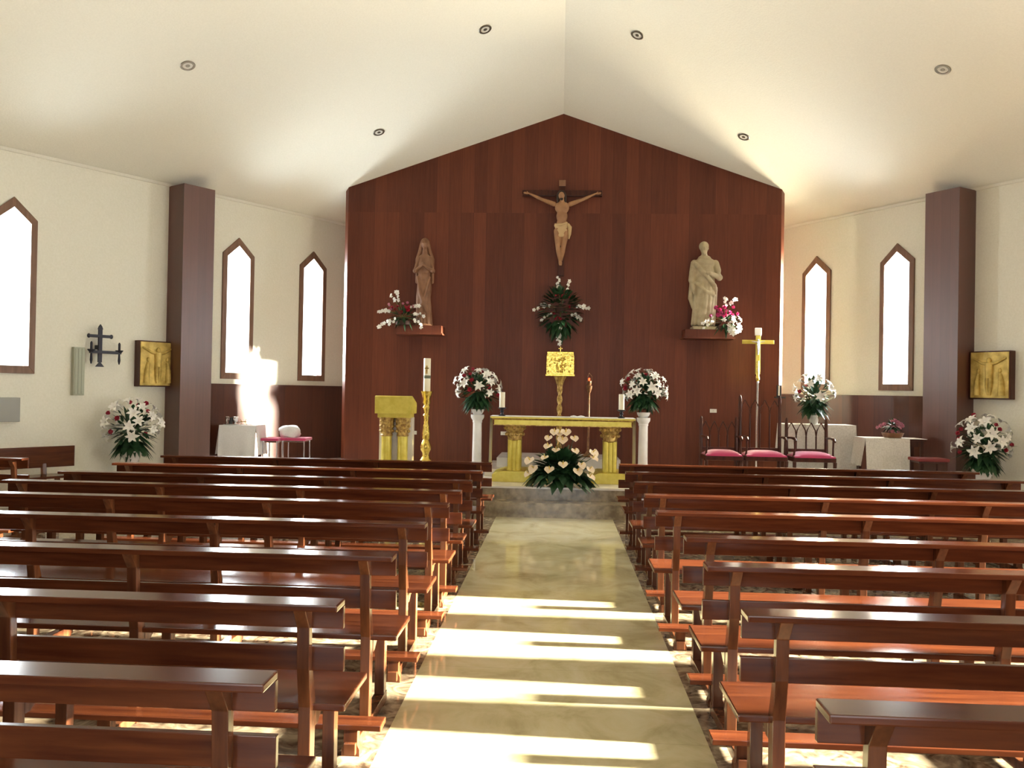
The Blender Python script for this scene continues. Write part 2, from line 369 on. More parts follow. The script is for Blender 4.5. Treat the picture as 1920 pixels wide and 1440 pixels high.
# ------------------------------------------------------------------ pews
def make_pew(L, offs, name='pew'):
    t = thing(name, '', 'pew')
    MB().box(0, L, -.115, .004, .826, .85).build('book_shelf', M['pew'], t, bevel=.005)
    MB().box(0, L, -.018, .006, .742, .827).build('back_rail', M['pew'], t, bevel=.003)
    MB().box(0, L, -.004, .020, .582, .672).build('back_rail', M['pew'], t, bevel=.003)
    MB().box(0, L, .026, .40, .424, .45).build('seat', M['pew'], t, bevel=.006)
    for x in offs:
        a, b = x - .023, x + .023
        MB().ext([(-.01, 0), (.045, 0), (.055, .40), (.055, .455), (.0, .62), (-.012, .826), (-.10, .826), (-.048, .752), (-.04, .60), (-.012, .45)], 'x', a, b).build('post', M['pewz'], t, bevel=.003)
        MB().ext([(.33, .0), (.385, .0), (.385, .424), (.05, .424), (.05, .36), (.085, .36), (.135, .392), (.33, .392)], 'x', a - .002, b + .002).build('leg', M['pewz'], t, bevel=.003)
        MB().box(a - .004, b + .004, -.29, .40, .012, .062).build('foot_bar', M['pewz'], t, bevel=.003)
    k = MB().box(.0, L, -.30, -.19, .124, .15).build('kneeler', M['pew'], t, bevel=.004)
    for x in offs:
        MB().ext([(x - .04, 0), (x + .04, 0), (x + .04, .03), (x + .03, .05), (x + .03, .126), (x - .03, .126), (x - .03, .05), (x - .04, .03)], 'y', -.27, -.22).build('kneeler_leg', M['pewz'], k)
    return t
ordn = ['front', 'second', 'third', 'fourth', 'fifth', 'sixth', 'seventh', 'eighth', 'ninth']
LY = [9.25, 8.25, 7.36, 6.6, 5.84, 4.96, 4.0, 3.1, 2.29]
RY = [9.42, 8.52, 7.57, 6.66, 5.73, 4.76, 4.0, 3.15, 2.23]
LXT = [-.71, -.72, -.73, -.735, -.735, -.75, -.75, -.77, -.75]
RXT = [.67, .67, .67, .67, .655, .70, .68, .675, .67]
LEXT = [3.62, 3.66, 3.60, 3.64, 3.64, 3.64, 3.64, 3.64, 3.64]
extra = [', its end behind the aisle step', '', '', '', '', '', '', '', ', closest to the viewer']
pl = make_pew(3.64, [.14, 1.26, 2.38, 3.50][::1]); pl_src = pl
pr = make_pew(3.80, [.14, 1.36, 2.55, 3.66])
for i in range(9):
    o = pl if i == 0 else copy_tree(pl)
    o.location = (LXT[i] - 3.64, LY[i], 0); o['group'] = 'pews left of the aisle'
    o['label'] = 'long varnished wooden pew left of the aisle, %s row counted from the altar' % ordn[i]
for i in range(9):
    o = pr if i == 0 else copy_tree(pr)
    o.location = (RXT[i], RY[i], 0); o['group'] = 'pews right of the aisle'
    o['label'] = 'long varnished wooden pew right of the aisle, %s row counted from the altar' % ordn[i]
# bench along the left wall and a short pew end beside it
t = thing('wall_bench', 'reddish wooden bench set along the cream left wall below the grey box', 'bench', WP('L', 11.2 * NN, .40, 0), WANG['L'])
MB().box(0, 2.6, -.05, -.02, .53, .80).build('backrest', M['pew'], t, bevel=.004)
MB().box(.0, 2.6, .0, .36, .42, .45).build('seat', M['pew'], t, bevel=.004)
for x in (.36, 1.3, 2.3):
    MB().ext([(-.09, 0), (-.04, 0), (-.0, .42), (-.045, .78), (-.10, .78), (-.06, .42)], 'x', x, x + .05).build('leg', M['pewz'], t, bevel=.003)
    MB().box(x, x + .05, .30, .35, 0, .42).build('leg', M['pewz'], t, bevel=.003)
sp_ = make_pew(1.5, [.14, 1.36])
sp_.location = (-6.93, 8.5, 0); tag(sp_, 'short dark pew with a glossy top in front of the wall bench on the left', 'pew')

# ------------------------------------------------------------------ figures (continuous bodies)
def body(name, m, parent, caps, voxel=.009, smooth=4):
    """caps: ((p, r), (p, r), ...) chains of tapered limbs or ('e', centre, radii) fused into one surface"""
    mb = MB()
    for c in caps:
        if c[0] == 'e': mb.ell(c[1], c[2], 16, 12)
        else:
            mb.tube([p for p, r in c], [r for p, r in c], 12)
            for p, r in c: mb.ell(p, (r, r, r), 12, 8)
    o = mb.build(name, m, parent)
    r = o.modifiers.new('fuse', 'REMESH'); r.mode = 'VOXEL'; r.voxel_size = voxel; r.use_smooth_shade = True
    s = o.modifiers.new('soften', 'SMOOTH'); s.iterations = smooth; s.factor = .5
    return o
def lerp(a, b, t): return tuple(x + (y - x) * t for x, y in zip(a, b))
# crucifix
t = thing('crucifix', 'carved wooden crucifix hanging high in the middle of the altar wall', 'crucifix', (0, 14.2, 0))
mb = MB().box(-.05, .05, -.09, -.0, 3.55, 5.12).box(-.66, .66, -.088, -.002, 4.875, 4.965)
mb.build('cross', M['darkwood'], t, bevel=.005)
MB().box(-.055, .055, -.105, -.088, 5.03, 5.13).build('title_plate', M['carved'], t, bevel=.003, loc=(.0, 0, 0))
caps = []
for sg in (-1, 1):
    hand = (sg * .575, -.115, 4.905); wr = (sg * .535, -.12, 4.895); el = (sg * .34, -.14, 4.80); sh = (sg * .135, -.15, 4.72)
    caps.append(((sh, .040), (lerp(sh, el, .4), .036), (el, .026), (lerp(el, wr, .35), .027), (wr, .016)))
    caps.append(('e', hand, (.034, .012, .020)))
    for k, (dz, ln) in enumerate(((.020, .040), (.010, .050), (.0, .046), (-.010, .036))):
        p0 = (hand[0] + sg * .020, hand[1], hand[2] + dz - .004); p1 = (p0[0] + sg * ln * .6, p0[1] - .006, p0[2] + .004); p2 = (p1[0] + sg * ln * .3, p1[1] - .018, p1[2] - .004)
        caps.append(((p0, .0065), (p1, .006), (p2, .005)))
    caps.append((((hand[0] - sg * .008, hand[1] - .01, hand[2] + .012), .007), ((hand[0] + sg * .012, hand[1] - .022, hand[2] + .030), .0055)))
    hip = (sg * .062, -.15, 4.27); kn = (sg * .045 - .012, -.185, 4.01); an = (sg * .016 - .012, -.13, 3.80)
    caps.append(((hip, .068), (lerp(hip, kn, .5), .055), (kn, .040), (lerp(kn, an, .35), .040), (an, .022)))
    caps.append(((an, .022), ((sg * .010 - .012, -.155, 3.75), .022), ((sg * .012 - .012, -.16, 3.715), .014)))
caps += [('e', (0, -.155, 4.66), (.118, .068, .11)), ('e', (0, -.15, 4.52), (.092, .058, .12)), ('e', (0, -.15, 4.40), (.086, .058, .09)), ('e', (0, -.15, 4.30), (.10, .066, .08)),
         ('e', (-.05, -.20, 4.66), (.05, .025, .04)), ('e', (.05, -.20, 4.66), (.05, .025, .04)),
         (((0, -.15, 4.72), .05), ((.0, -.17, 4.80), .036)),
         ('e', (-.012, -.19, 4.855), (.052, .060, .072)), ('e', (-.014, -.245, 4.84), (.010, .014, .018)), ('e', (-.012, -.215, 4.80), (.028, .03, .025)), ('e', (-.032, -.236, 4.862), (.012, .008, .008)), ('e', (.008, -.236, 4.862), (.012, .008, .008))]
b = body('body', M['flesh'], t, caps, .006, 3)
hb = [('e', (-.012, -.175, 4.885), (.066, .062, .062)), (((-.06, -.18, 4.88), .028), ((-.072, -.17, 4.80), .026), ((-.07, -.175, 4.74), .014)), (((.04, -.17, 4.88), .028), ((.052, -.165, 4.80), .026), ((.055, -.175, 4.74), .014)),
      ('e', (-.012, -.222, 4.79), (.030, .026, .026))]
body('hair', M['hair'], b, hb, .007, 2)
mb = MB(); prof = []
for j in range(9): z = 4.17 + j * .028; prof.append((.104 + .012 * math.sin(j * 2.1) - (.012 if j < 2 else 0), z))
mb.lathe(prof, 22, (0, -.152, 0), .03, 1.08, .72); mb.tube([(.10, -.18, 4.39), (.135, -.19, 4.33), (.13, -.18, 4.22), (.12, -.18, 4.14)], [.02, .034, .028, .01], 8)
mb.tube([(-.11, -.17, 4.38), (-.02, -.235, 4.36), (.09, -.20, 4.40)], [.02, .02, .02], 8)
mb.build('loincloth', M['loin'], b, smooth=60)
# robed statues on their consoles
def console(x0, x1, lab):
    t = thing('wall_console', lab, 'shelf', ((x0 + x1) / 2, 14.2, 2.52)); h = (x1 - x0) / 2
    MB().box(-h, h, -.42, -.001, .0, .025).build('moulding', M['panel'], t, bevel=.004)
    MB().box(-h + .02, h - .02, -.40, -.001, .024, .15).build('shelf', M['panel'], t, bevel=.003)
    return t
console(-2.68, -1.905, 'wooden wall shelf carrying the slender brown statue')
console(1.985, 2.80, 'wooden wall shelf carrying the pale robed statue')
def robe_caps(H, w, d, lean=0):
    out = []
    n = 13
    for i in range(n):
        a = 2 * math.pi * i / n
        rb = 1.0 + .12 * math.sin(i * 2.4)
        ft = (w * .62 * rb * math.cos(a) + lean, d * .62 * rb * math.sin(a), .03); md = (w * .52 * math.cos(a + .15), d * .5 * math.sin(a + .15), H * .38)
        up = (w * .40 * math.cos(a + .1), d * .40 * math.sin(a + .1), H * .60)
        out.append(((ft, .030), (md, .034), (up, .03)))
    out += [('e', (0, 0, H * .35), (w * .5, d * .5, H * .34)), ('e', (0, 0, H * .66), (w * .52, d * .55, H * .17)), ('e', (0, .0, H * .755), (w * .56, d * .46, H * .07))]
    return out
def head_caps(c, r):
    x, y, z = c
    return [('e', c, (r * .80, r * .92, r * 1.12)), ('e', (x, y - r * .90, z - r * .08), (r * .15, r * .24, r * .26)), ('e', (x, y - r * .55, z - r * .72), (r * .42, r * .38, r * .32)),
            ('e', (x - r * .33, y - r * .80, z + r * .18), (r * .2, r * .12, r * .1)), ('e', (x + r * .33, y - r * .80, z + r * .18), (r * .2, r * .12, r * .1)),
            ('e', (x - r * .82, y, z - r * .05), (r * .10, r * .16, r * .24)), ('e', (x + r * .82, y, z - r * .05), (r * .10, r * .16, r * .24)), ('e', (x, y - r * .84, z - r * .48), (r * .24, r * .1, r * .07))]
def hand_caps(p, d, s=.9):
    """palm, four fingers and a thumb pointing along d"""
    p = Vector(p); d = Vector(d).normalized(); u = Vector((0, 0, 1)).cross(d); u = u.normalized() if u.length > .1 else Vector((1, 0, 0)); out = [('e', tuple(p + d * .02 * s), (.026 * s, .022 * s, .026 * s))]
    wv = d.cross(u)
    for k, (o, ln) in enumerate(((-.020, .036), (-.007, .046), (.006, .043), (.018, .033))):
        a = p + d * .035 * s + wv * o * s; b_ = a + d * ln * s * .6 + Vector((0, -.008, 0)); c_ = b_ + d * ln * s * .35 + Vector((0, .008, -.006))
        out.append(((tuple(a), .0085 * s), (tuple(b_), .008 * s), (tuple(c_), .0065 * s)))
    a = p + wv * -.022 * s; out.append(((tuple(a), .009 * s), (tuple(a + d * .03 * s + wv * -.018 * s), .007 * s)))
    return out
# slender brown statue
H = 1.46
t = thing('statue', 'slender carved brown statue of a veiled woman with joined hands on the left wall shelf', 'statue', (-2.25, 13.97, 2.67))
caps = []
for i in range(13):                                  # hanging folds of the gown
    a = 2 * math.pi * i / 13; k = 1 + .10 * math.sin(i * 2.4)
    caps.append((((.115 * k * math.cos(a) + .015, .10 * k * math.sin(a), .03), .024), ((.095 * math.cos(a + .2) - .01, .08 * math.sin(a + .2), H * .33), .028), ((.075 * math.cos(a), .06 * math.sin(a), H * .58), .028)))
caps += [('e', (0, 0, H * .32), (.10, .09, H * .33)), ('e', (0, 0, H * .66), (.115, .08, H * .15)), ('e', (0, 0, H * .77), (.10, .06, H * .05)), (((0, 0, H * .78), .045), ((0, -.01, H * .88), .034))]
caps += head_caps((.0, -.035, H * .925), .066)
for sg in (-1, 1):
    sh, el, hd = (sg * .10, 0, H * .765), (sg * .145, -.05, H * .62), (sg * .018, -.14, H * .68)
    caps.append(((sh, .045), (el, .042), (hd, .022))); caps += hand_caps(hd, (-sg * .12, -.2, .9), .75)
caps += [(((-.10, -.06, H * .55), .022), ((-.04, -.11, H * .35), .028), ((.06, -.10, H * .16), .02)), (((.10, -.05, H * .55), .02), ((.05, -.10, H * .40), .022), ((-.08, -.10, H * .10), .02))]
b = body('body', M['carved'], t, caps, .009, 3)
vc = [('e', (0, .010, H * .94), (.078, .078, .088)), ('e', (0, .045, H * .85), (.10, .045, .12)), ('e', (0, .06, H * .66), (.135, .05, .22)), ('e', (0, .05, H * .42), (.12, .045, .26))]
for sg in (-1, 1): vc.append((((sg * .06, .0, H * .93), .026), ((sg * .082, .01, H * .85), .030), ((sg * .125, .03, H * .76), .034), ((sg * .13, .04, H * .5), .024)))
body('veil', M['carved'], b, vc, .010, 2)
MB().lathe([(.14, 0), (.15, .01), (.14, .03), (.13, .035)], 16, (0, 0, .001)).build('base', M['carved'], t, smooth=40)
# pale broad statue
H = 1.40
t = thing('statue', 'pale stone statue of a standing robed man on the right wall shelf', 'statue', (2.33, 13.97, 2.72))
caps = []
for i in range(15):
    a = 2 * math.pi * i / 15; k = 1 + .12 * math.sin(i * 2.4)
    caps.append((((.165 * k * math.cos(a) - .02, .13 * k * math.sin(a), .04), .030), ((.155 * math.cos(a + .15), .11 * math.sin(a + .15), H * .33), .036), ((.125 * math.cos(a + .1), .085 * math.sin(a + .1), H * .56), .034)))
caps += [('e', (0, 0, H * .33), (.16, .12, H * .33)), ('e', (0, 0, H * .62), (.165, .11, H * .17)), ('e', (0, 0, H * .73), (.185, .095, H * .075)), ('e', (-.01, 0, H * .79), (.11, .07, H * .045)), (((-.01, 0, H * .78), .055), ((-.015, -.01, H * .87), .045))]
caps += head_caps((-.02, -.02, H * .912), .082)
sh, el, hd = (.165, 0, H * .735), (.225, -.05, H * .57), (.06, -.16, H * .61)
caps += [((sh, .062), (lerp(sh, el, .5), .062), (el, .055), (hd, .03))] + hand_caps(hd, (-.9, -.1, .2), .9)
sh, el, hd = (-.17, 0, H * .735), (-.215, -.02, H * .54), (-.19, -.08, H * .42)
caps += [((sh, .062), (lerp(sh, el, .5), .060), (el, .052), (hd, .03))] + hand_caps(hd, (.1, -.2, -1), .9)
caps += [(((-.17, -.07, H * .73), .03), ((-.02, -.13, H * .60), .034), ((.14, -.12, H * .47), .034), ((.17, -.06, H * .42), .03)), (((-.15, -.09, H * .5), .026), ((.0, -.13, H * .40), .03), ((.13, -.10, H * .36), .026)),
         (((.17, -.05, H * .45), .03), ((.16, -.06, H * .25), .03), ((.12, -.08, H * .1), .02)), (((-.20, .0, H * .52), .045), ((-.23, .0, H * .33), .035), ((-.19, .0, H * .22), .018)), ('e', (-.07, -.14, .035), (.04, .07, .03)), ('e', (.06, -.14, .035), (.04, .07, .03))]
b = body('body', M['stone'], t, caps, .009, 3)
body('hair', M['stone'], b, [('e', (-.02, .010, H * .935), (.080, .082, .082)), ('e', (-.02, -.072, H * .862), (.038, .028, .045))], .008, 2)
MB().box(-.20, .20, -.17, .17, -.05, .0).build('base', M['stone'], t, bevel=.01)

# ------------------------------------------------------------------ flowers
def petal_mesh(mb, ang, L, W, lift, curl, cup=0, n=5):
    """one curved petal from the centre outward"""
    vs = []
    for i in range(n + 1):
        u = i / n; w_ = W * math.sin(math.pi * (.12 + .88 * u) ** .8) * (1 if u < 1 else 0); r = L * u; z = lift * math.sin(u * math.pi * .6) - curl * u ** 3
        for v in (-1, 0, 1):
            x, y, zz = r, v * w_, z - (.25 * w_ if v == 0 else 0) + cup * abs(v) * w_
            vs.append((x * math.cos(ang) - y * math.sin(ang), x * math.sin(ang) + y * math.cos(ang), zz))
    fs = [(i * 3 + k, i * 3 + k + 1, i * 3 + k + 4, i * 3 + k + 3) for i in range(n) for k in (0, 1)]
    mb.add(vs, fs)
def lily_mesh(m, L=.085, W=.022):
    mb = MB()
    for k in range(6): petal_mesh(mb, k * math.pi / 3 + (.05 if k % 2 else 0), L * (1 if k % 2 else .93), W * (1 if k % 2 else .8), .045, .030)
    mb.tube([(0, 0, -.03), (0, 0, .02)], [.006, .012], 6)
    return mb.mesh('lily', m, smooth=80, fixn=False)
def rose_mesh(m, r=.03):
    mb = MB()
    for ring, (n, L, lf) in enumerate(((5, r * 1.15, r * .5), (5, r * .85, r * .9), (3, r * .5, r * 1.2))):
        for k in range(n): petal_mesh(mb, k * 2 * math.pi / n + ring * .6, L, r * .75, lf, -r * .2, .3, 4)
    mb.ell((0, 0, r * .3), (r * .6, r * .6, r * .5), 10, 6)
    return mb.mesh('rose', m, smooth=80, fixn=False)
def blossom_mesh(m, r=.028):
    mb = MB()
    for k in range(5): petal_mesh(mb, k * 2 * math.pi / 5, r * 1.2, r * .6, r * .4, r * .3, .1, 4)
    mb.ell((0, 0, 0), (r * .35,) * 3, 8, 5)
    return mb.mesh('blossom', m, smooth=80, fixn=False)
LILY = lily_mesh(M['lily']); ROSE = rose_mesh(M['rose']); MAG = rose_mesh(M['mag'], .04); PPALE = rose_mesh(M['pinkpale'], .035); BLOS = blossom_mesh(M['lily'])
def leaf(mb, p, d, L, W, droop=.3, n=5):
    """a pointed leaf from p in direction d"""
    p = Vector(p); d = Vector(d).normalized(); s_ = d.cross(Vector((0, 0, 1))); s_ = s_.normalized() if s_.length > .05 else Vector((1, 0, 0)); nn = s_.cross(d); vs = []
    for i in range(n + 1):
        u = i / n; w_ = W * math.sin(math.pi * min(1, .06 + .94 * u) ** .75) if u < 1 else 0
        c = p + d * L * u - Vector((0, 0, 1)) * droop * L * u * u
        vs += [tuple(c - s_ * w_), tuple(c - nn * w_ * .25), tuple(c + s_ * w_)]
    mb.add(vs, [(i * 3 + k, i * 3 + k + 1, i * 3 + k + 4, i * 3 + k + 3) for i in range(n) for k in (0, 1)])
def rdir(rng, up=0, front=0):
    while True:
        v = Vector((rng.uniform(-1, 1), rng.uniform(-1, 1), rng.uniform(-1, 1)))
        if .2 < v.length < 1:
            v.normalize(); v.z += up; v.y -= front; return v.normalized()
def orient(v, rng): 
    q = v.to_track_quat('Z', 'Y') @ Matrix.Rotation(rng.uniform(0, 6.28), 3, 'Z').to_quaternion(); return q.to_euler()
def place(par, me, name, p, v, rng, s=1): return mobj(name, me, par, p, orient(v, rng), s)
def sphere_dirs(n, zmin, rng):
    out = []; k = 0; g = math.pi * (3 - math.sqrt(5)); N = int(n * 2 / (1 - zmin))
    for i in range(N):
        z = 1 - 2 * (i + .5) / N
        if z < zmin: continue
        r = math.sqrt(1 - z * z); a = g * i + rng.uniform(-.15, .15); out.append(Vector((r * math.cos(a), r * math.sin(a), z)))
    return out
def lily_bouquet(t, c, rx, rz, n, nrose, seed, nleaf=60, leafr=1.0, size=1.0, rose=None, zmin=-.35, skirt=.8):
    rng = random.Random(seed); c = Vector(c)
    mb = MB()
    for i in range(nleaf):
        v = rdir(rng, -.25); leaf(mb, c + Vector((v.x * rx * .2, v.y * rx * .2, v.z * rz * .2 - rz * .1)), v, (rx * .75 + rng.uniform(0, .3) * rx) * leafr, .028 * size + rng.uniform(0, .015), .12)
    for i in range(int(nleaf * .9)):       # broad leaves hanging round the neck
        a = rng.uniform(0, 6.28); v = Vector((math.cos(a), math.sin(a), -.35 + rng.uniform(-.3, .3)))
        leaf(mb, c + Vector((math.cos(a) * .04, math.sin(a) * .04, -rz * .45)), v, rx * skirt * rng.uniform(.6, 1.0), .055 * size, .55)
    for i in range(int(nleaf * 2.2)):       # short leaves filling the ball between the flowers
        v = rdir(rng, 0); k = rng.uniform(.45, .80); leaf(mb, c + Vector((v.x * rx, v.y * rx, v.z * rz)) * k, (v + rdir(rng) * .7), rng.uniform(.07, .13), .024, .2)
    f = mb.build('foliage', M['leaf'], t, smooth=80, fixn=False)
    ds = sphere_dirs(n + nrose, zmin, rng); rng.shuffle(ds)
    for i, v in enumerate(ds):
        k = rng.uniform(.86, 1.06); p = c + Vector((v.x * rx, v.y * rx, v.z * rz)) * k
        if i < nrose: place(t, rose or ROSE, 'rose', c + (p - c) * .92, v, rng, size * rng.uniform(.9, 1.2))
        else:
            q = (v + Vector((rng.uniform(-.3, .3), rng.uniform(-.3, .3) - .15, rng.uniform(-.3, .3)))).normalized()
            place(t, LILY, 'lily', p, q, rng, size * rng.uniform(.85, 1.15))
# marble pedestals with bouquets beside the altar
def pedestal(x, lab):
    t = thing('flower_pedestal', lab, 'pedestal', (x, 12.9, .47 if abs(x) < 1.0 else .36))
    MB().lathe([(.10, 0), (.105, .02), (.10, .06), (.085, .09), (.075, .12)], 28).build('base', M['marble'], t, smooth=35)
    MB().lathe([(.072, .115), (.070, .40), (.066, .78)], 28, flute=.02).build('shaft', M['marble'], t, smooth=60)
    MB().lathe([(.068, .775), (.075, .79), (.072, .81), (.098, .85), (.102, .87), (.102, .90)], 28).build('capital', M['marble'], t, smooth=35)
    return t
PL, PR = -1.225, 1.275
pedestal(PL, 'slim white marble pedestal under the bouquet left of the altar'); pedestal(PR, 'slim white marble pedestal under the bouquet right of the altar')
def bouquet(loc, lab, vase, vh, group, **k):
    t = thing('flower_arrangement', lab, 'flowers', loc, group=group)
    if vase == 'bowl': MB().lathe([(.05, 0), (.07, .01), (.095, .05), (.10, vh), (.085, vh), (.08, .03)], 24).build('bowl', M['marble'], t, smooth=40)
    if vase == 'urn': MB().lathe([(.09, 0), (.10, .01), (.06, .05), (.055, .12), (.12, .26), (.14, vh - .03), (.155, vh), (.14, vh), (.10, vh - .05)], 28).build('vase', M['marble'], t, smooth=40)
    if vase == 'jug': MB().lathe([(.045, 0), (.055, .01), (.065, .06), (.055, vh - .03), (.062, vh), (.05, vh)], 24).build('vase', M['lace'], t, smooth=40)
    if vase == 'basket': MB().lathe([(.11, 0), (.13, .02), (.15, vh), (.14, vh), (.12, .03)], 24, flute=.02).build('basket', M['carved'], t, smooth=40)
    return t
t = bouquet((PL, 12.9, 1.26), 'round bouquet of white lilies and crimson roses on the pedestal left of the altar', 'bowl', .08, 'lily bouquets on the pedestals')
lily_bouquet(t, (0, 0, .40), .33, .30, 26, 10, 3)
t = bouquet((PR, 12.9, 1.26), 'round bouquet of dense white lilies on the pedestal right of the altar', 'bowl', .08, 'lily bouquets on the pedestals')
lily_bouquet(t, (0, 0, .42), .32, .29, 32, 5, 4)
t = bouquet((-5.93, 11.60, .36), 'tall white lily and red rose arrangement standing by the left pillar', 'urn', .34, 'lily arrangements by the pillars')
lily_bouquet(t, (0, 0, .66), .36, .40, 26, 9, 5, size=1.15)
t = bouquet((5.73, 11.86, .36), 'tall white lily and red rose arrangement standing by the right pillar', 'urn', .34, 'lily arrangements by the pillars')
lily_bouquet(t, (0, 0, .66), .34, .40, 28, 9, 6, size=1.15)
t = bouquet((3.86, 13.15, 1.21), 'loose white lily arrangement with spiky leaves on the draped table behind the chairs', 'jug', .13, None)
lily_bouquet(t, (0, 0, .44), .30, .30, 16, 2, 8, 40, .9, zmin=-.2)
rng = random.Random(5); mb = MB()
for i in range(16):
    a = rng.uniform(0, 6.28); leaf(mb, (0, 0, .22), (math.cos(a), math.sin(a) * .6, .75 + rng.uniform(-.3, .5)), rng.uniform(.40, .56), .016, .15)
mb.build('sword_leaves', M['leafl'], t, smooth=80, fixn=False)
def sprays(t, origin, arms, rng, me=None):
    """arching stems carrying rows of small white blossoms"""
    for tip, n in arms:
        o = Vector(origin); tip = Vector(tip); ctrl = (o + tip) / 2 + Vector((0, -.04, .10)); pts = []
        for i in range(9):
            u = i / 8; pts.append(tuple((1 - u) ** 2 * o + 2 * u * (1 - u) * ctrl + u * u * tip))
        st = MB().tube(pts, .004, 5).build('stem', M['leafl'], t)
        for k in range(n):
            u = 1 - .42 * k / max(n - 1, 1); q = (1 - u) ** 2 * o + 2 * u * (1 - u) * ctrl + u * u * tip
            v = Vector((rng.uniform(-1, 1), -1, rng.uniform(-.4, .8))).normalized()
            place(st, me or BLOS, 'blossom', q + Vector((rng.uniform(-.02, .02), -.015, rng.uniform(-.02, .02))), v, rng, rng.uniform(.8, 1.25))
def cluster(t, c, r, me, name, n, rng, s=1, front=.6):
    for i in range(n):
        v = rdir(rng, .1, front); p = Vector(c) + Vector((v.x * r[0], v.y * r[1], v.z * r[2])); place(t, me, name, p, v, rng, s * rng.uniform(.8, 1.15))
def greens(t, c, r, n, rng, L=.16, W=.022, m=None):
    mb = MB()
    for i in range(n):
        v = rdir(rng, 0, .2); leaf(mb, Vector(c) + Vector((v.x * r[0], v.y * r[1], v.z * r[2])) * .5, v, L * rng.uniform(.6, 1.2), W, .25)
    mb.build('foliage', m or M['leaf'], t, smooth=80, fixn=False)
# left shelf spray
rng = random.Random(11)
t = thing('flower_spray', 'spreading spray of white blossoms and red roses before the slender brown statue', 'flowers', (-2.56, 13.80, 2.67))
MB().lathe([(.10, 0), (.12, .01), (.12, .07), (.10, .07)], 20).build('bowl', M['terra'], t, smooth=40)
greens(t, (0, 0, .14), (.26, .12, .12), 60, rng)
cluster(t, (-.02, 0, .24), (.20, .10, .07), ROSE, 'rose', 12, rng, .9); cluster(t, (-.02, 0, .30), (.24, .10, .07), PPALE, 'carnation', 9, rng, .7)
sprays(t, (0, 0, .12), [((-.38, -.10, .20), 6), ((-.36, -.12, -.06), 6), ((-.20, -.14, -.02), 4), ((.33, -.12, -.03), 5), ((.37, -.08, .14), 5), ((.26, -.05, .30), 5), ((-.20, -.05, .50), 4), ((-.10, -.05, .54), 5)], rng)
# right shelf bouquet
rng = random.Random(12)
t = thing('flower_spray', 'magenta and white bouquet beside the feet of the pale stone statue', 'flowers', (2.62, 13.80, 2.67))
MB().lathe([(.08, 0), (.10, .01), (.11, .06), (.09, .06)], 20).build('bowl', M['terra'], t, smooth=40)
greens(t, (.03, 0, .10), (.24, .12, .16), 60, rng)
cluster(t, (.0, 0, .27), (.21, .10, .10), MAG, 'carnation', 14, rng, .85); cluster(t, (.02, -.02, .14), (.24, .12, .08), LILY, 'lily', 12, rng, .55)
sprays(t, (0, 0, .15), [((-.0, -.05, .50), 5), ((.16, -.05, .49), 4), ((-.34, -.08, .10), 4), ((-.33, -.10, .0), 4)], rng)
cluster(t, (.14, -.08, .0), (.10, .06, .10), LILY, 'lily', 8, rng, .9, .9)
# hanging spray under the crucifix
rng = random.Random(13)
t = thing('wall_spray', 'hanging white and green flower spray below the crucifix', 'flowers', (0, 14.19, 2.95))
MB().lathe([(.001, 0), (.07, .0), (.10, .08), (.08, .08)], 16, (0, -.11, -.02)).build('bowl', M['terra'], t, smooth=40)
greens(t, (0, -.12, .0), (.50, .16, .70), 240, rng, .15, .034)
cluster(t, (0, -.16, .08), (.20, .10, .20), ROSE, 'rose', 14, rng, .7)
sprays(t, (0, -.12, .0), [((-.45, -.16, .03), 3), ((-.30, -.16, -.14), 4), ((-.04, -.12, .55), 6), ((.15, -.12, .48), 4), ((.45, -.14, .06), 7), ((.36, -.16, -.16), 6), ((-.02, -.15, -.46), 8), ((-.0, -.15, -.56), 9), ((-.33, -.14, .10), 4), ((.02, -.15, -.40), 6)], rng)
# anthurium arrangement before the altar
rng = random.Random(14)
t = thing('anthurium_arrangement', 'big mound of cream anthuriums and dark leaves on the step before the altar', 'flowers', (.04, 11.52, .36))
MB().lathe([(.14, 0), (.17, .02), (.20, .12), (.18, .12), (.15, .03)], 24).build('bowl', M['terra'], t, smooth=40)
mb = MB()
for i in range(260):
    v = rdir(rng, .15, .2); leaf(mb, Vector((v.x * .22, v.y * .12, .18 + abs(v.z) * .22)), v, rng.uniform(.14, .27), .06, .3)
for i in range(44):
    a = math.pi + rng.uniform(-.15, math.pi + .15); leaf(mb, (math.cos(a) * .12, math.sin(a) * .08, rng.uniform(.10, .22)), (math.cos(a), math.sin(a) * .6, .1), rng.uniform(.30, .44), .085, .6)
mb.build('foliage', M['leaf'], t, smooth=80, fixn=False)
mb = MB()
pts = [(0, .0), (.028, .022), (.050, .012), (.062, -.018), (.052, -.052), (.028, -.080), (0, -.105), (-.028, -.080), (-.052, -.052), (-.062, -.018), (-.050, .012), (-.028, .022)]
mb.add([(0, -.035, .0)] + [(x, y, .016 + .010 * abs(math.sin(i * 1.1))) for i, (x, y) in enumerate(pts)], [(0, 1 + i, 1 + (i + 1) % 12) for i in range(12)])
SPA = mb.mesh('anthurium', M['cream'], smooth=80, fixn=False)
SPX = MB().tube([(0, -.01, .0), (0, -.012, .03), (0, -.02, .065)], [.008, .008, .004], 7).mesh('spadix', M['spadix'], smooth=60)
AN = [(-.16, .66), (-.02, .72), (.02, .64), (.17, .66), (-.16, .55), (-.06, .50), (.18, .50), (.42, .48), (.42, .40), (-.20, .40), (-.40, .36), (-.35, .26), (-.42, .18), (.03, .32), (-.14, .25), (.27, .32), (.22, .24), (.38, .26), (.38, .16), (-.16, .07), (.22, .04), (.06, .74), (-.08, .74)]
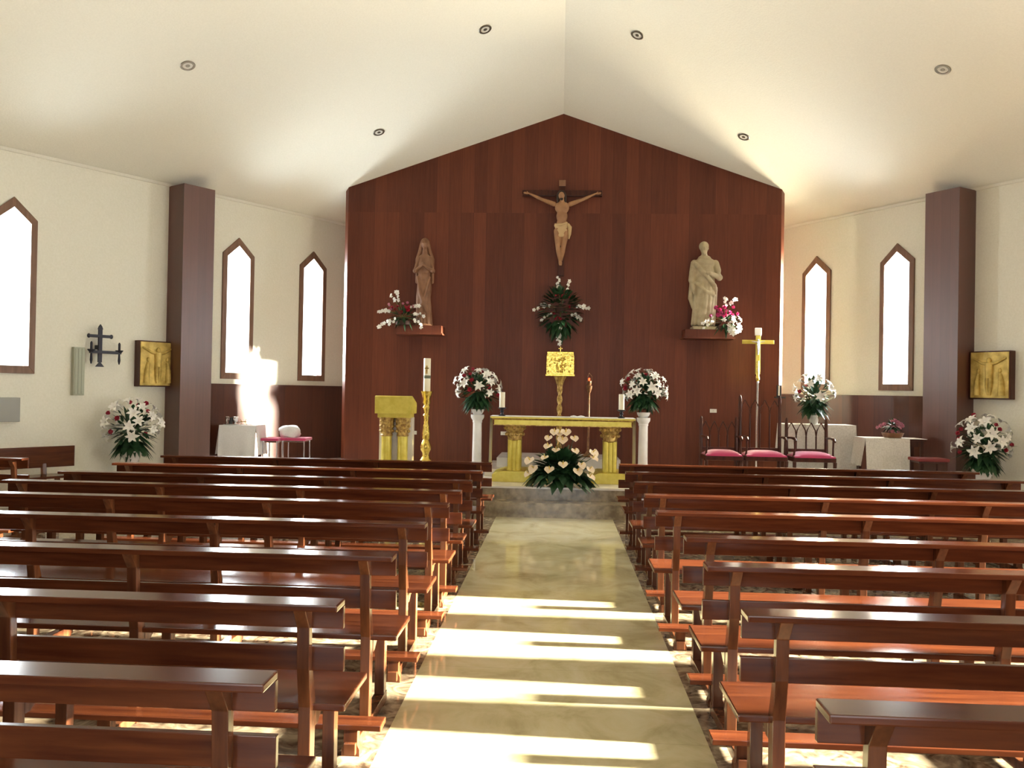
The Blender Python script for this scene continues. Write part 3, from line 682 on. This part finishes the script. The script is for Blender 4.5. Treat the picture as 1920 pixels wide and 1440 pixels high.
for x, z in AN:
    dy = -.30 * math.sqrt(max(.05, 1 - (x / .5) ** 2 - ((z - .3) / .55) ** 2)); 
    v = Vector((x * 1.0, -.55 + rng.uniform(-.2, .2), .75 + rng.uniform(-.2, .2))).normalized()
    a = mobj('anthurium', SPA, t, (x, dy, z), v.to_track_quat('Z', 'Y').to_euler(), rng.uniform(.9, 1.2)); mobj('spadix', SPX, a)
    MB().tube([(0, 0, .12), (x * .5, dy * .3, .12 + (z - .1) * .45), (x, dy, z)], .004, 5).build('stem', M['leaf'], t)
# pink basket on the lace table
rng = random.Random(15)
t = bouquet((4.80, 12.55, 1.055), 'low basket of faded pink flowers on the small lace-covered table', 'basket', .07, None)
greens(t, (0, 0, .17), (.14, .10, .08), 50, rng, .12, .014)
cluster(t, (-.04, 0, .15), (.16, .10, .08), PPALE, 'carnation', 20, rng, .9, .2)

# ------------------------------------------------------------------ altar and its furnishings
t = thing('altar', 'golden stone altar table on two capped piers in the middle of the sanctuary', 'altar', (.06, 11.92, .36))
MB().box(-1.005, 1.005, -.05, .75, .885, .905).build('table_edge', M['giltpaint'], t, bevel=.004)
MB().box(-.955, .955, -.02, .72, .79, .87).build('tabletop', M['giltpaint'], t, bevel=.006)
MB().ext([(-.045, .886), (-.035, .872), (-.02, .862), (.72, .862), (.74, .886)], 'x', -.98, .98).build('moulding', M['oldgold'], t)
MB().box(-.962, .962, -.028, .725, .785, .797).build('moulding', M['oldgold'], t, bevel=.003)
for sg in (-1, 1):
    x = sg * .67 + .0
    MB().ext([(-.30 if sg < 0 else -.27, 0), (.27 if sg < 0 else .30, 0), (.27 if sg < 0 else .30, .10), (.16, .15), (-.16, .15), (-.30 if sg < 0 else -.27, .10)], 'y', -.06, .70).build('plinth', M['giltpaint'], t, loc=(x, 0, 0), bevel=.005)
    mb = MB()
    for dx in (-.055, .0, .055): mb.lathe([(.048, .15), (.052, .17), (.042, .19), (.042, .58)], 14, (x + dx, .10, 0))
    mb.box(x - .085, x + .085, .09, .55, .15, .58)
    mb.build('pier', M['giltpaint'], t, smooth=40)
    mb = MB(); mb.lathe([(.085, .57), (.10, .585), (.095, .60), (.115, .66), (.105, .675), (.14, .74), (.135, .755), (.155, .775), (.155, .79)], 20, (x, .14, 0), .05)
    for k in range(10):
        a = k * math.pi / 5; mb.ell((x + .118 * math.cos(a), .14 + .118 * math.sin(a), .66), (.024, .024, .026), 8, 6); mb.ell((x + .14 * math.cos(a + .3), .14 + .14 * math.sin(a + .3), .745), (.024, .024, .024), 8, 6)
    mb.build('capital', M['oldgold'], t, smooth=50)
def drape(x0, x1, y0, y1, z, drops, amp=.012, thick=.006, seed=1, flare=.03):
    """tablecloth: top sheet and hanging sides (drops: dict side -> length) with soft folds"""
    mb = MB(); rng = random.Random(seed); n = 44
    mb.box(x0 - thick, x1 + thick, y0 - thick, y1 + thick, z, z + thick)
    def side(fn, L, drop, nrm, ph):
        vs = []; rows = 8
        for j in range(rows + 1):
            d = drop * j / rows
            for i in range(n + 1):
                u = i / n; p = Vector(fn(u)); a = amp * (j / rows) * (1 + .5 * math.sin(ph + u * 5)); o = a * math.sin(u * L * 28 + ph) + a + flare * (j / rows)
                sc_ = .008 * math.sin(u * L * 60) if j == rows else 0
                vs.append((p.x + nrm[0] * o, p.y + nrm[1] * o, z + thick - d + sc_))
        m_ = len(vs); vs += [(a_ - nrm[0] * .004, b_ - nrm[1] * .004, c_) for a_, b_, c_ in vs]
        fs = []
        for off in (0, m_):
            fs += [(off + j * (n + 1) + i, off + j * (n + 1) + i + 1, off + (j + 1) * (n + 1) + i + 1, off + (j + 1) * (n + 1) + i) for j in range(rows) for i in range(n)]
        mb.add(vs, fs)
    t_ = thick
    if 'f' in drops: side(lambda u: (x0 - t_ + (x1 - x0 + 2 * t_) * u, y0 - t_, 0), x1 - x0, drops['f'], (0, -1), rng.uniform(0, 6))
    if 'b' in drops: side(lambda u: (x0 - t_ + (x1 - x0 + 2 * t_) * u, y1 + t_, 0), x1 - x0, drops['b'], (0, 1), rng.uniform(0, 6))
    if 'l' in drops: side(lambda u: (x0 - t_, y0 - t_ + (y1 - y0 + 2 * t_) * u, 0), y1 - y0, drops['l'], (-1, 0), rng.uniform(0, 6))
    if 'r' in drops: side(lambda u: (x1 + t_, y0 - t_ + (y1 - y0 + 2 * t_) * u, 0), y1 - y0, drops['r'], (1, 0), rng.uniform(0, 6))
    return mb
tag(drape(-.95, 1.07, 11.95, 12.40, 1.266, {'l': .72, 'r': .72}, .004, seed=4, flare=0).build('altar_cloth', M['cloth'], smooth=50, fixn=False), 'white linen altar cloth lying on the golden altar, hanging at both ends', 'cloth')
def altar_candle(x, lab):
    t = thing('altar_candle', lab, 'candle', (x, 12.02, 1.274), group='candles on the altar')
    MB().lathe([(.045, 0), (.05, .008), (.022, .025), (.018, .045), (.03, .06), (.018, .075), (.02, .09), (.055, .105), (.06, .115), (.05, .118)], 20).build('candlestick', M['iron'], t, smooth=40)
    MB().lathe([(.040, .116), (.040, .33), (.036, .335), (.03, .332)], 24).build('wax', M['wax'], t, smooth=40)
    MB().tube([(0, 0, .33), (.002, 0, .355)], .003, 5).build('wick', M['black'], t)
altar_candle(-.795, 'thick cream candle on a dark stand at the left end of the altar'); altar_candle(.88, 'thick cream candle on a dark stand at the right end of the altar')
t = thing('mass_book', 'open white booklet lying on the altar cloth near its middle', 'book', (.27, 12.12, 1.2735))
MB().ext([(-.10, 0), (.10, 0), (.10, .012), (.05, .022), (0, .010), (-.05, .022), (-.10, .012)], 'y', -.08, .08).build('pages', M['cloth'], t, smooth=40)
# tabernacle on its twisted column
t = thing('tabernacle', 'gleaming gold tabernacle box on a twisted column behind the altar', 'tabernacle', (.015, 13.3, .61))
mb = MB().lathe([(.15, 0), (.16, .02), (.13, .05), (.09, .08), (.06, .12)], 24); mb.build('base', M['gold'], t, smooth=40)
mb = MB(); n, rows = 18, 70; vs = []
for j in range(rows + 1):
    z = .12 + .95 * j / rows
    for i in range(n):
        a = 2 * math.pi * i / n; r = .034 * (1 + .30 * math.cos(2 * a - z * 42)); vs.append((r * math.cos(a), r * math.sin(a), z))
mb.add(vs, [(j * n + i, j * n + (i + 1) % n, (j + 1) * n + (i + 1) % n, (j + 1) * n + i) for j in range(rows) for i in range(n)])
mb.build('twisted_column', M['oldgold'], t, smooth=80)
MB().lathe([(.034, 1.05), (.045, 1.07), (.038, 1.09), (.055, 1.15), (.075, 1.21), (.09, 1.235), (.10, 1.26)], 24, flute=.05).build('capital', M['oldgold'], t, smooth=50)
bx = MB().box(-.215, .215, -.17, .17, 1.285, 1.575).build('cabinet', M['gold'], t, bevel=.006)
MB().box(-.225, .225, -.185, .18, 1.258, 1.29).build('base_moulding', M['gold'], t, bevel=.006)
MB().box(-.205, .205, -.165, .165, 1.595, 1.635).box(-.21, .21, -.17, .17, 1.57, 1.597).build('cornice', M['gold'], t, bevel=.005)
dr = MB().box(-.105, .105, -.182, -.168, 1.31, 1.555).build('door', M['gold'], t, bevel=.003)
rng = random.Random(3); mb = MB()
for k in range(34): mb.ell((rng.uniform(-.09, .09), -.186, rng.uniform(1.33, 1.54)), (rng.uniform(.010, .024), .014, rng.uniform(.010, .030)), 8, 6)
mb.build('relief', M['gold'], dr, smooth=60)
for sg in (-1, 1):
    mb = MB().box(sg * .16 - .038, sg * .16 + .038, -.173, -.168, 1.31, 1.56)
    for k in range(6): mb.box(sg * .16 - .035, sg * .16 + .035, -.178, -.168, 1.315 + k * .042, 1.338 + k * .042)
    for k in range(3): mb.ell((sg * .16 + (k - 1) * .02, -.178, 1.33 + k * .09), (.014, .008, .02), 8, 6)
    mb.build('side_relief', M['gold'], t, bevel=.002)
MB().box(-.006, .006, -.006, .006, 1.633, 1.72).box(-.03, .03, -.005, .005, 1.685, 1.697).build('cross', M['gold'], t)
# sanctuary lamp
t = thing('sanctuary_lamp', 'thin gilt lamp stand with a small red light right of the tabernacle', 'lamp', (.475, 13.5, .61))
MB().lathe([(.10, 0), (.11, .02), (.05, .05), (.018, .10), (.016, .5), (.026, .52), (.016, .54), (.016, 1.0), (.03, 1.03), (.045, 1.08), (.05, 1.12), (.03, 1.13)], 18).build('stand', M['dimgold'], t, smooth=40)
MB().lathe([(.02, 1.12), (.034, 1.14), (.038, 1.19), (.034, 1.20)], 18).build('shade', M['dimgold'], t, smooth=40)
MB().lathe([(.006, 1.195), (.014, 1.20), (.016, 1.235), (.004, 1.245)], 12).build('flame_glass', M['redglass'], t, smooth=60)
mb = MB()
for k in range(3):
    a = k * 2.09; mb.tube([(.036 * math.cos(a), .036 * math.sin(a), 1.19), (.042 * math.cos(a), .042 * math.sin(a), 1.27), (0, 0, 1.32)], .004, 5)
mb.build('crown', M['dimgold'], t)
# lectern
t = thing('lectern', 'golden stone lectern with two capped columns left of the altar', 'lectern', (-2.33, 12.15, .36))
MB().ext([(-.20, .915), (.20, .915), (.21, 1.04), (.20, 1.07), (-.17, 1.17), (-.21, 1.155)], 'x', -.265, .265).build('book_rest', M['giltpaint'], t, bevel=.005)
MB().box(-.235, .235, -.155, .17, .855, .925).build('neck', M['giltpaint'], t, bevel=.008)
MB().box(-.24, .24, .02, .18, .0, .86).build('back_slab', M['marblegrey'], t, bevel=.004)
MB().box(-.26, .26, -.16, .20, .0, .06).build('base', M['giltpaint'], t, bevel=.006)
for x in (-.115, .115):
    MB().lathe([(.10, .05), (.10, .08), (.075, .11), (.072, .60)], 20, (x, -.06, 0)).build('column', M['giltpaint'], t, smooth=40)
    mb = MB().lathe([(.074, .59), (.085, .61), (.075, .62), (.085, .70), (.095, .71), (.10, .80), (.11, .86)], 20, (x, -.06, 0), .05)
    for k in range(9):
        a = k * 2 * math.pi / 9
        for z in (.665, .735, .805): mb.ell((x + .092 * math.cos(a + z * 9), -.06 + .092 * math.sin(a + z * 9), z), (.02, .02, .022), 8, 6)
    mb.build('capital', M['oldgold'], t, smooth=50)
# paschal candle
t = thing('paschal_candle', 'tall thick candle on a turned golden stand right of the lectern', 'candle', (-1.96, 12.6, .36))
prof = [(.13, 0), (.14, .02), (.14, .05), (.10, .08), (.075, .16), (.085, .22), (.06, .26), (.05, .32), (.075, .37), (.085, .42), (.06, .49), (.045, .52), (.055, .55), (.062, .62), (.045, .70), (.05, .72), (.035, .76), (.04, .86), (.05, .88), (.032, .91), (.045, .97), (.055, 1.0), (.04, 1.03), (.06, 1.07), (.055, 1.13), (.075, 1.19), (.09, 1.225), (.095, 1.24), (.06, 1.242)]
MB().lathe(prof, 28).build('stand', M['gold'], t, smooth=40)
MB().lathe([(.052, 1.235), (.052, 1.725), (.048, 1.73), (.03, 1.726)], 28).build('wax', M['wax'], t, smooth=40)
MB().lathe([(.0535, 1.43), (.0535, 1.475)], 28).build('band', M['greyd'], t, smooth=40)
MB().box(-.014, .014, -.056, -.05, 1.50, 1.62).box(-.03, .03, -.056, -.045, 1.57, 1.59).build('cross_mark', M['oldgold'], t)
# processional cross
t = thing('processional_cross', 'golden processional cross on a thin pole behind the chairs', 'cross', (3.09, 13.5, .36))
MB().lathe([(.13, 0), (.14, .02), (.05, .06), (.02, .10)], 20).build('foot', M['darkwood'], t, smooth=40)
MB().lathe([(.017, .05), (.017, 1.45), (.022, 1.46), (.017, 1.5)], 14).build('pole', M['chrome'], t, smooth=40)
MB().lathe([(.017, 1.48), (.035, 1.52), (.025, 1.58), (.022, 1.80)], 16).build('knop', M['gold'], t, smooth=40)
MB().box(-.035, .035, -.014, .014, 1.60, 2.22).box(-.245, .245, -.013, .013, 2.07, 2.13).build('cross', M['giltpaint'], t, bevel=.004)
MB().box(-.05, .05, -.016, .016, 2.20, 2.32).build('top_plate', M['plastic'], t, bevel=.008)
mb = MB(); mb.ell((0, -.022, 2.13), (.016, .014, .02), 8, 6).tube([(0, -.02, 2.11), (0, -.022, 2.02), (0, -.02, 1.90)], [.02, .018, .008], 8).tube([(-.10, -.018, 2.11), (0, -.02, 2.09), (.10, -.018, 2.11)], [.006, .012, .006], 6)
mb.build('corpus', M['chrome'], t, smooth=60)

# ------------------------------------------------------------------ chairs
def gothic_chair(x, y, W, bh, lab):
    t = thing('sanctuary_chair', lab, 'chair', (x, y, .36), group='carved chairs with fuchsia seats')
    h = W / 2; D = .44
    mb = MB(); n = 12; vs = []
    for j in range(n + 1):
        for i in range(n + 1):
            u, v = i / n * 2 - 1, j / n * 2 - 1; vs.append((u * (h - .03), v * D / 2, .42 + .06 * (1 - u ** 4) * (1 - v ** 4)))
    m_ = len(vs); vs += [(a, b_, .40) for a, b_, c in vs]
    fs = [(j * (n + 1) + i, j * (n + 1) + i + 1, (j + 1) * (n + 1) + i + 1, (j + 1) * (n + 1) + i) for j in range(n) for i in range(n)]
    fs += [(m_ + f[0], m_ + f[3], m_ + f[2], m_ + f[1]) for f in fs]
    fr_ = [i for i in range(n)]; 
    for i in range(n): fs += [(i, m_ + i, m_ + i + 1, i + 1), (n * (n + 1) + i + 1, m_ + n * (n + 1) + i + 1, m_ + n * (n + 1) + i, n * (n + 1) + i), (i * (n + 1), (i + 1) * (n + 1), m_ + (i + 1) * (n + 1), m_ + i * (n + 1)), (i * (n + 1) + n, m_ + i * (n + 1) + n, m_ + (i + 1) * (n + 1) + n, (i + 1) * (n + 1) + n)]
    mb.add(vs, fs); mb.build('seat_cushion', M['pink'], t, smooth=60)
    MB().box(-h + .015, h - .015, -D / 2 + .01, D / 2, .34, .405).build('seat_frame', M['darkwood'], t, bevel=.005)
    for sx in (-1, 1):
        MB().tube([(sx * (h - .035), -D / 2 + .03, 0), (sx * (h - .03), -D / 2 + .025, .34)], [.018, .026], 10).build('leg', M['darkwood'], t, smooth=40)
        MB().tube([(sx * (h - .025), D / 2 + .06, 0), (sx * (h - .025), D / 2, .40), (sx * (h - .025), D / 2 + .03, bh), (sx * (h - .025), D / 2 + .03, bh + .05)], [.022, .027, .023, .008], 10).build('back_post', M['darkwood'], t, smooth=40)
        MB().tube([(sx * (h - .03), D / 2, .66), (sx * (h - .035), .0, .67), (sx * (h - .04), -D / 2 + .06, .66), (sx * (h - .04), -D / 2 + .01, .63)], [.014, .016, .024, .018], 8).build('armrest', M['darkwood'], t, smooth=50)
        MB().tube([(sx * (h - .035), -D / 2 + .10, .40), (sx * (h - .045), -D / 2 + .07, .52), (sx * (h - .04), -D / 2 + .07, .655)], [.016, .013, .015], 8).build('arm_post', M['darkwood'], t, smooth=50)
    nb = 3 if W < .7 else 4; zb = .50; zt = bh - .02
    MB().box(-h + .03, h - .03, D / 2 - .005, D / 2 + .03, .455, .50).build('back_rail', M['darkwood'], t, bevel=.004)
    mb = MB(); xs = [-h + .025 + (W - .05) * k / (nb + 1) for k in range(nb + 2)]; dx = xs[1] - xs[0]; zf = zt - .20
    for k in range(1, nb + 1): mb.tube([(xs[k], D / 2 + .015, zb), (xs[k], D / 2 + .022, zf)], .012, 8)
    for k in range(nb + 1):
        a, b_ = xs[k], xs[k + 1]; m2 = (a + b_) / 2
        for p, q in ((a, m2), (b_, m2)): mb.tube([(p, D / 2 + .022, zf), (p + (q - p) * .18, D / 2 + .024, zf + .09), (q, D / 2 + .028, zt)], .009, 6)
    mb.build('back_tracery', M['darkwood'], t, smooth=50)
    return t
gothic_chair(2.35, 12.42, .56, .90, 'dark carved chair with fuchsia seat, first and lowest in the row beside the altar')
gothic_chair(2.95, 12.46, .62, 1.22, 'tall-backed dark carved chair with fuchsia seat in the middle of three')
gothic_chair(3.61, 12.42, .62, .90, 'dark carved chair with fuchsia seat in front of the draped flower table')
# draped table behind the chairs
def table(name, lab, x0, x1, y0, y1, top, m=None):
    t = thing(name, lab, 'table', ((x0 + x1) / 2, (y0 + y1) / 2, .36)); hx, hy = (x1 - x0) / 2, (y1 - y0) / 2; top -= .36
    MB().box(-hx, hx, -hy, hy, top - .03, top).build('tabletop', m or M['darkwood'], t, bevel=.003)
    MB().box(-hx + .03, hx - .03, -hy + .03, hy - .03, top - .11, top - .03).build('apron', m or M['darkwood'], t)
    for sx in (-1, 1):
        for sy in (-1, 1): MB().box(sx * (hx - .045) - .022, sx * (hx - .045) + .022, sy * (hy - .045) - .022, sy * (hy - .045) + .022, 0, top - .03).build('leg', m or M['darkwood'], t, bevel=.003)
    return t
table('side_table', 'dark table standing under the long white cloth behind the chairs', 3.40, 4.40, 12.95, 13.40, 1.20)
tag(drape(3.39, 4.41, 12.94, 13.41, 1.201, {'f': .76, 'l': .5, 'r': .6}, .012, seed=6).build('tablecloth', M['lace'], smooth=50, fixn=False), 'long plain white cloth draped over the table behind the chairs', 'tablecloth')
table('side_table', 'small dark table with bare right end beside the right pillar', 4.36, 5.19, 12.35, 12.78, 1.045)
tag(drape(4.35, 4.95, 12.34, 12.79, 1.046, {'f': .46, 'l': .40}, .014, seed=7).build('tablecloth', M['lace'], smooth=50, fixn=False), 'scalloped lace cloth covering most of the small table by the right pillar', 'tablecloth')
tag(MB().box(4.93, 5.20, 12.34, 12.79, 1.046, 1.050).build('table_runner', M['cloth'], bevel=.001), 'flat white strip of cloth on the bare end of the small table', 'cloth')
def stool(loc, wdt, lab, seatm, legm, sh=.46, rz=0, group=None):
    t = thing('stool', lab, 'stool', loc, rz, group); h = wdt / 2
    MB().box(-h, h, -.18, .18, sh - .045, sh).build('seat', seatm, t, bevel=.015, seg=3)
    for sx in (-1, 1):
        for sy in (-1, 1): MB().tube([(sx * (h - .03), sy * .15, 0), (sx * (h - .03), sy * .15, sh - .04)], .011, 8).build('leg', legm, t, smooth=40)
    MB().box(-h + .03, h - .03, -.15, .15, sh - .07, sh - .044).build('seat_frame', legm, t)
    return t
stool((5.10, 12.06, .36), .42, 'stool with a dark red seat in front of the right pillar', M['red'], M['darkwood'], .45)
stool((-4.43, 13.08, .36), .28, 'pink-seated metal stool half hidden beside the white covered table', M['pink'], M['chrome'], .475, 0, 'pink stools in the left alcove')
stool((-4.07, 13.10, .36), .40, 'pink-seated metal stool carrying a folded white cloth', M['pink'], M['chrome'], .485, .0, 'pink stools in the left alcove')
# folded white cloth on the stool
mb = MB(); rng = random.Random(9); n = 20
for j, (r, z) in enumerate(((.15, 0), (.165, .03), (.158, .07), (.165, .10), (.16, .14), (.12, .165), (.05, .155), (.01, .15))):
    for i in range(n): a = 2 * math.pi * i / n; rr = r * (1 + .07 * math.sin(3 * a + j)); mb.v.append(Vector((rr * math.cos(a), .75 * rr * math.sin(a), z + .012 * math.sin(2 * a + j))))
mb.f += [[j * n + i, j * n + (i + 1) % n, (j + 1) * n + (i + 1) % n, (j + 1) * n + i] for j in range(7) for i in range(n)] + [list(range(n))]
tag(mb.build('folded_cloth', M['cloth'], smooth=70, loc=(-4.17, 13.08, .857)), 'bundle of white cloth heaped on the pink stool', 'cloth')
table('side_table', 'small table hidden under the bright white cloth in the left alcove', -5.16, -4.62, 12.80, 13.20, 1.02)
tag(drape(-5.17, -4.61, 12.79, 13.21, 1.021, {'f': .55, 'r': .45, 'l': .45}, .010, seed=9).build('tablecloth', M['cloth'], smooth=50, fixn=False), 'bright white cloth over the small table behind the left pillar', 'tablecloth')
t = thing('cruet_tray', 'small silver bowls and dark jug grouped on the white covered table', 'tray', (-5.06, 12.98, 1.0285))
MB().lathe([(.11, 0), (.13, .008), (.125, .012), (.10, .006)], 24).build('tray', M['chrome'], t, smooth=40)
for dx, r in ((-.07, .035), (.06, .05)): MB().lathe([(r * .5, .008), (r * .55, .02), (r * .3, .03), (r * .9, .06), (r, .12), (r * .85, .125), (r * .8, .11)], 20, (dx, 0, 0)).build('bowl', M['chrome'], t, smooth=40)
MB().lathe([(.03, .008), (.035, .05), (.02, .09), (.025, .11)], 16, (.0, -.03, 0)).build('jug', M['black'], t, smooth=40)
t = thing('small_stand', 'little brass stand at the edge of the white covered table', 'stand', (-4.86, 12.95, 1.0285))
mb = MB()
for sx in (-1, 1): mb.tube([(sx * .05, .02, 0), (sx * .02, 0, .05), (sx * .05, -.01, .09)], .005, 6)
mb.build('legs', M['oldgold'], t); MB().box(-.05, .05, -.005, .01, .045, .055).build('bar', M['oldgold'], t)
# small white switch plates on the altar wall
for x, z, lab in ((2.54, 1.36, 'small white switch plate on the altar wall above the chairs'), (-2.42, .90, 'small white socket plate on the altar wall beside the lectern'), (-.90, .92, 'small white socket plate on the altar wall behind the altar')):
    t = thing('wall_socket', lab, 'socket', (x, 14.2, z)); MB().box(-.055, .055, -.014, -.001, -.03, .03).build('plate', M['plastic'], t, bevel=.003); MB().lathe([(.014, 0), (.014, .004)], 12).build('insert', M['lace'], t, loc=(0, -.018, 0)).rotation_euler = (R(90), 0, 0)
# small device on the wainscot cap near the right edge of the altar wall
t = thing('wall_phone', 'small black and white handset on the wood panelling beside the altar wall', 'telephone', (3.58, 14.12, 1.70))
MB().box(-.035, .035, -.03, .03, -.09, .10).build('case', M['black'], t, bevel=.006); MB().box(-.02, .005, -.034, -.028, -.07, .09).build('face', M['plastic'], t, bevel=.002)
MB().box(-.06, .10, -.04, .06, -.11, -.09).build('bracket', M['black'], t, bevel=.002)

# ------------------------------------------------------------------ things on the side walls
def relief(side, s, z, lab):
    """gilded station-of-the-cross relief in a deep dark frame; local x along the wall, y into the room"""
    t = thing('relief_plaque', lab, 'plaque', WP(side, s, 0, z), WANG[side], 'gilded relief plaques at the pillars')
    h, w_ = .335, .285
    MB().box(-w_, w_, -.005, .12, -h, h).build('frame', M['darkwood'], t, bevel=.01)
    pn = MB().box(-w_ + .018, w_ - .018, .115, .132, -h + .018, h - .018).build('panel', M['relief'], t, bevel=.003)
    y = .135
    mb = MB().tube([(-.235, y, .235), (-.10, y + .006, .165), (0, y + .01, .15), (.10, y + .006, .165), (.235, y, .235)], [.014, .020, .03, .020, .014], 8)
    mb.ell((0, y + .01, .20), (.03, .025, .04)).tube([(0, y, .16), (0, y + .01, .05), (0, y + .005, -.04)], [.058, .05, .045], 10).tube([(-.02, y, -.03), (-.025, y + .01, -.15), (-.01, y, -.28)], [.032, .026, .016], 8).tube([(.02, y, -.03), (.025, y + .01, -.15), (.01, y, -.28)], [.032, .026, .016], 8)
    mb.build('figure', M['relief'], pn, smooth=60)
    mb = MB().box(-.24, .24, .13, .14, .215, .24)
    for sx in (-1, 1): mb.tube([(sx * .17, y - .005, -.28), (sx * .17, y, -.10), (sx * .15, y, .02)], [.05, .04, .025], 8).ell((sx * .15, y, .06), (.026, .018, .034))
    mb.build('background_figures', M['relief'], pn, smooth=60)
relief('L', 12.26 * NN + .04, 1.93, 'gilded relief of a crucified figure hung beside the left pillar')
relief('R', 12.20 * NN + .02, 1.965, 'gilded relief of a crucified figure hung beside the right pillar')
def sconce(side, s, lab, fl):
    t = thing('candle_sconce', lab, 'sconce', WP(side, s, .02, 0), WANG[side], 'wrought iron cross sconces')
    def spear(mb, x, z0, z1, r=.02):
        mb.box(x - r, x + r, .07, .10, z0, z1)
    mb = MB(); spear(mb, 0, 1.92, 2.38, .026); mb.add([(-.06, .07, 1.86), (0, .07, 1.93), (.06, .07, 1.86), (-.06, .10, 1.86), (0, .10, 1.93), (.06, .10, 1.86)], [(0, 1, 2), (3, 5, 4), (0, 3, 4, 1), (1, 4, 5, 2), (2, 5, 3, 0)])
    mb.ext([(-.035, 2.38), (.035, 2.38), (.02, 2.42), (0, 2.45), (-.02, 2.42)], 'y', .07, .10); mb.build('upright', M['iron'], t, bevel=.003)
    mb = MB().box(-.16, .16, .065, .105, 2.265, 2.305)
    for sx in (-1, 1): mb.ell((sx * .16, .085, 2.285), (.025, .02, .032), 8, 6)
    mb.build('crossbar', M['iron'], t, bevel=.002)
    MB().box(-.30 if fl > 0 else -.14, .14 if fl > 0 else .30, .06, .11, 2.045, 2.085).build('arm', M['iron'], t, bevel=.003)
    MB().box(-.03, .03, .0, .075, 2.10, 2.16).build('wall_bracket', M['iron'], t)
    for x in ((-.28, .12) if fl > 0 else (.28, -.12)):
        hld = MB().lathe([(.008, -.17), (.018, -.12), (.012, -.02), (.035, .0), (.05, .02), (.052, .03), (.02, .03)], 14, (x, .085, 2.07)).build('candle_holder', M['iron'], t, smooth=40)
        MB().lathe([(.016, .02), (.016, .12), (.006, .14)], 12, (x, .085, 2.07)).build('candle', M['iron'], hld, smooth=40)
sconce('L', 11.58 * NN, 'black wrought iron cross sconce on the left wall between window and pillar', 1)
sconce('R', 11.54 * NN, 'black wrought iron cross sconce at the right picture edge beside the plaque', -1)
t = thing('column_loudspeaker', 'narrow grey-green fluted wall box left of the iron sconce', 'loudspeaker', WP('L', 11.36 * NN, .0, 1.79), WANG['L'])
MB().box(-.075, .075, -.005, .07, -.33, .33).build('case', M['speaker'], t, bevel=.006)
mb = MB()
for k in range(3): mb.box(-.06 + k * .045, -.03 + k * .045, .068, .078, -.31, .31)
mb.build('grille', M['speaker'], t, bevel=.003)
t = thing('wall_cabinet', 'grey metal wall box between the left window and the wall bench', 'box', WP('L', 10.47 * NN, .0, 1.27), WANG['L'])
MB().box(-.30, .30, -.005, .10, -.155, .155).build('case', M['grey'], t, bevel=.006)
MB().box(.02, .29, .098, .105, -.145, .145).build('door', M['greyd'], t, bevel=.003)
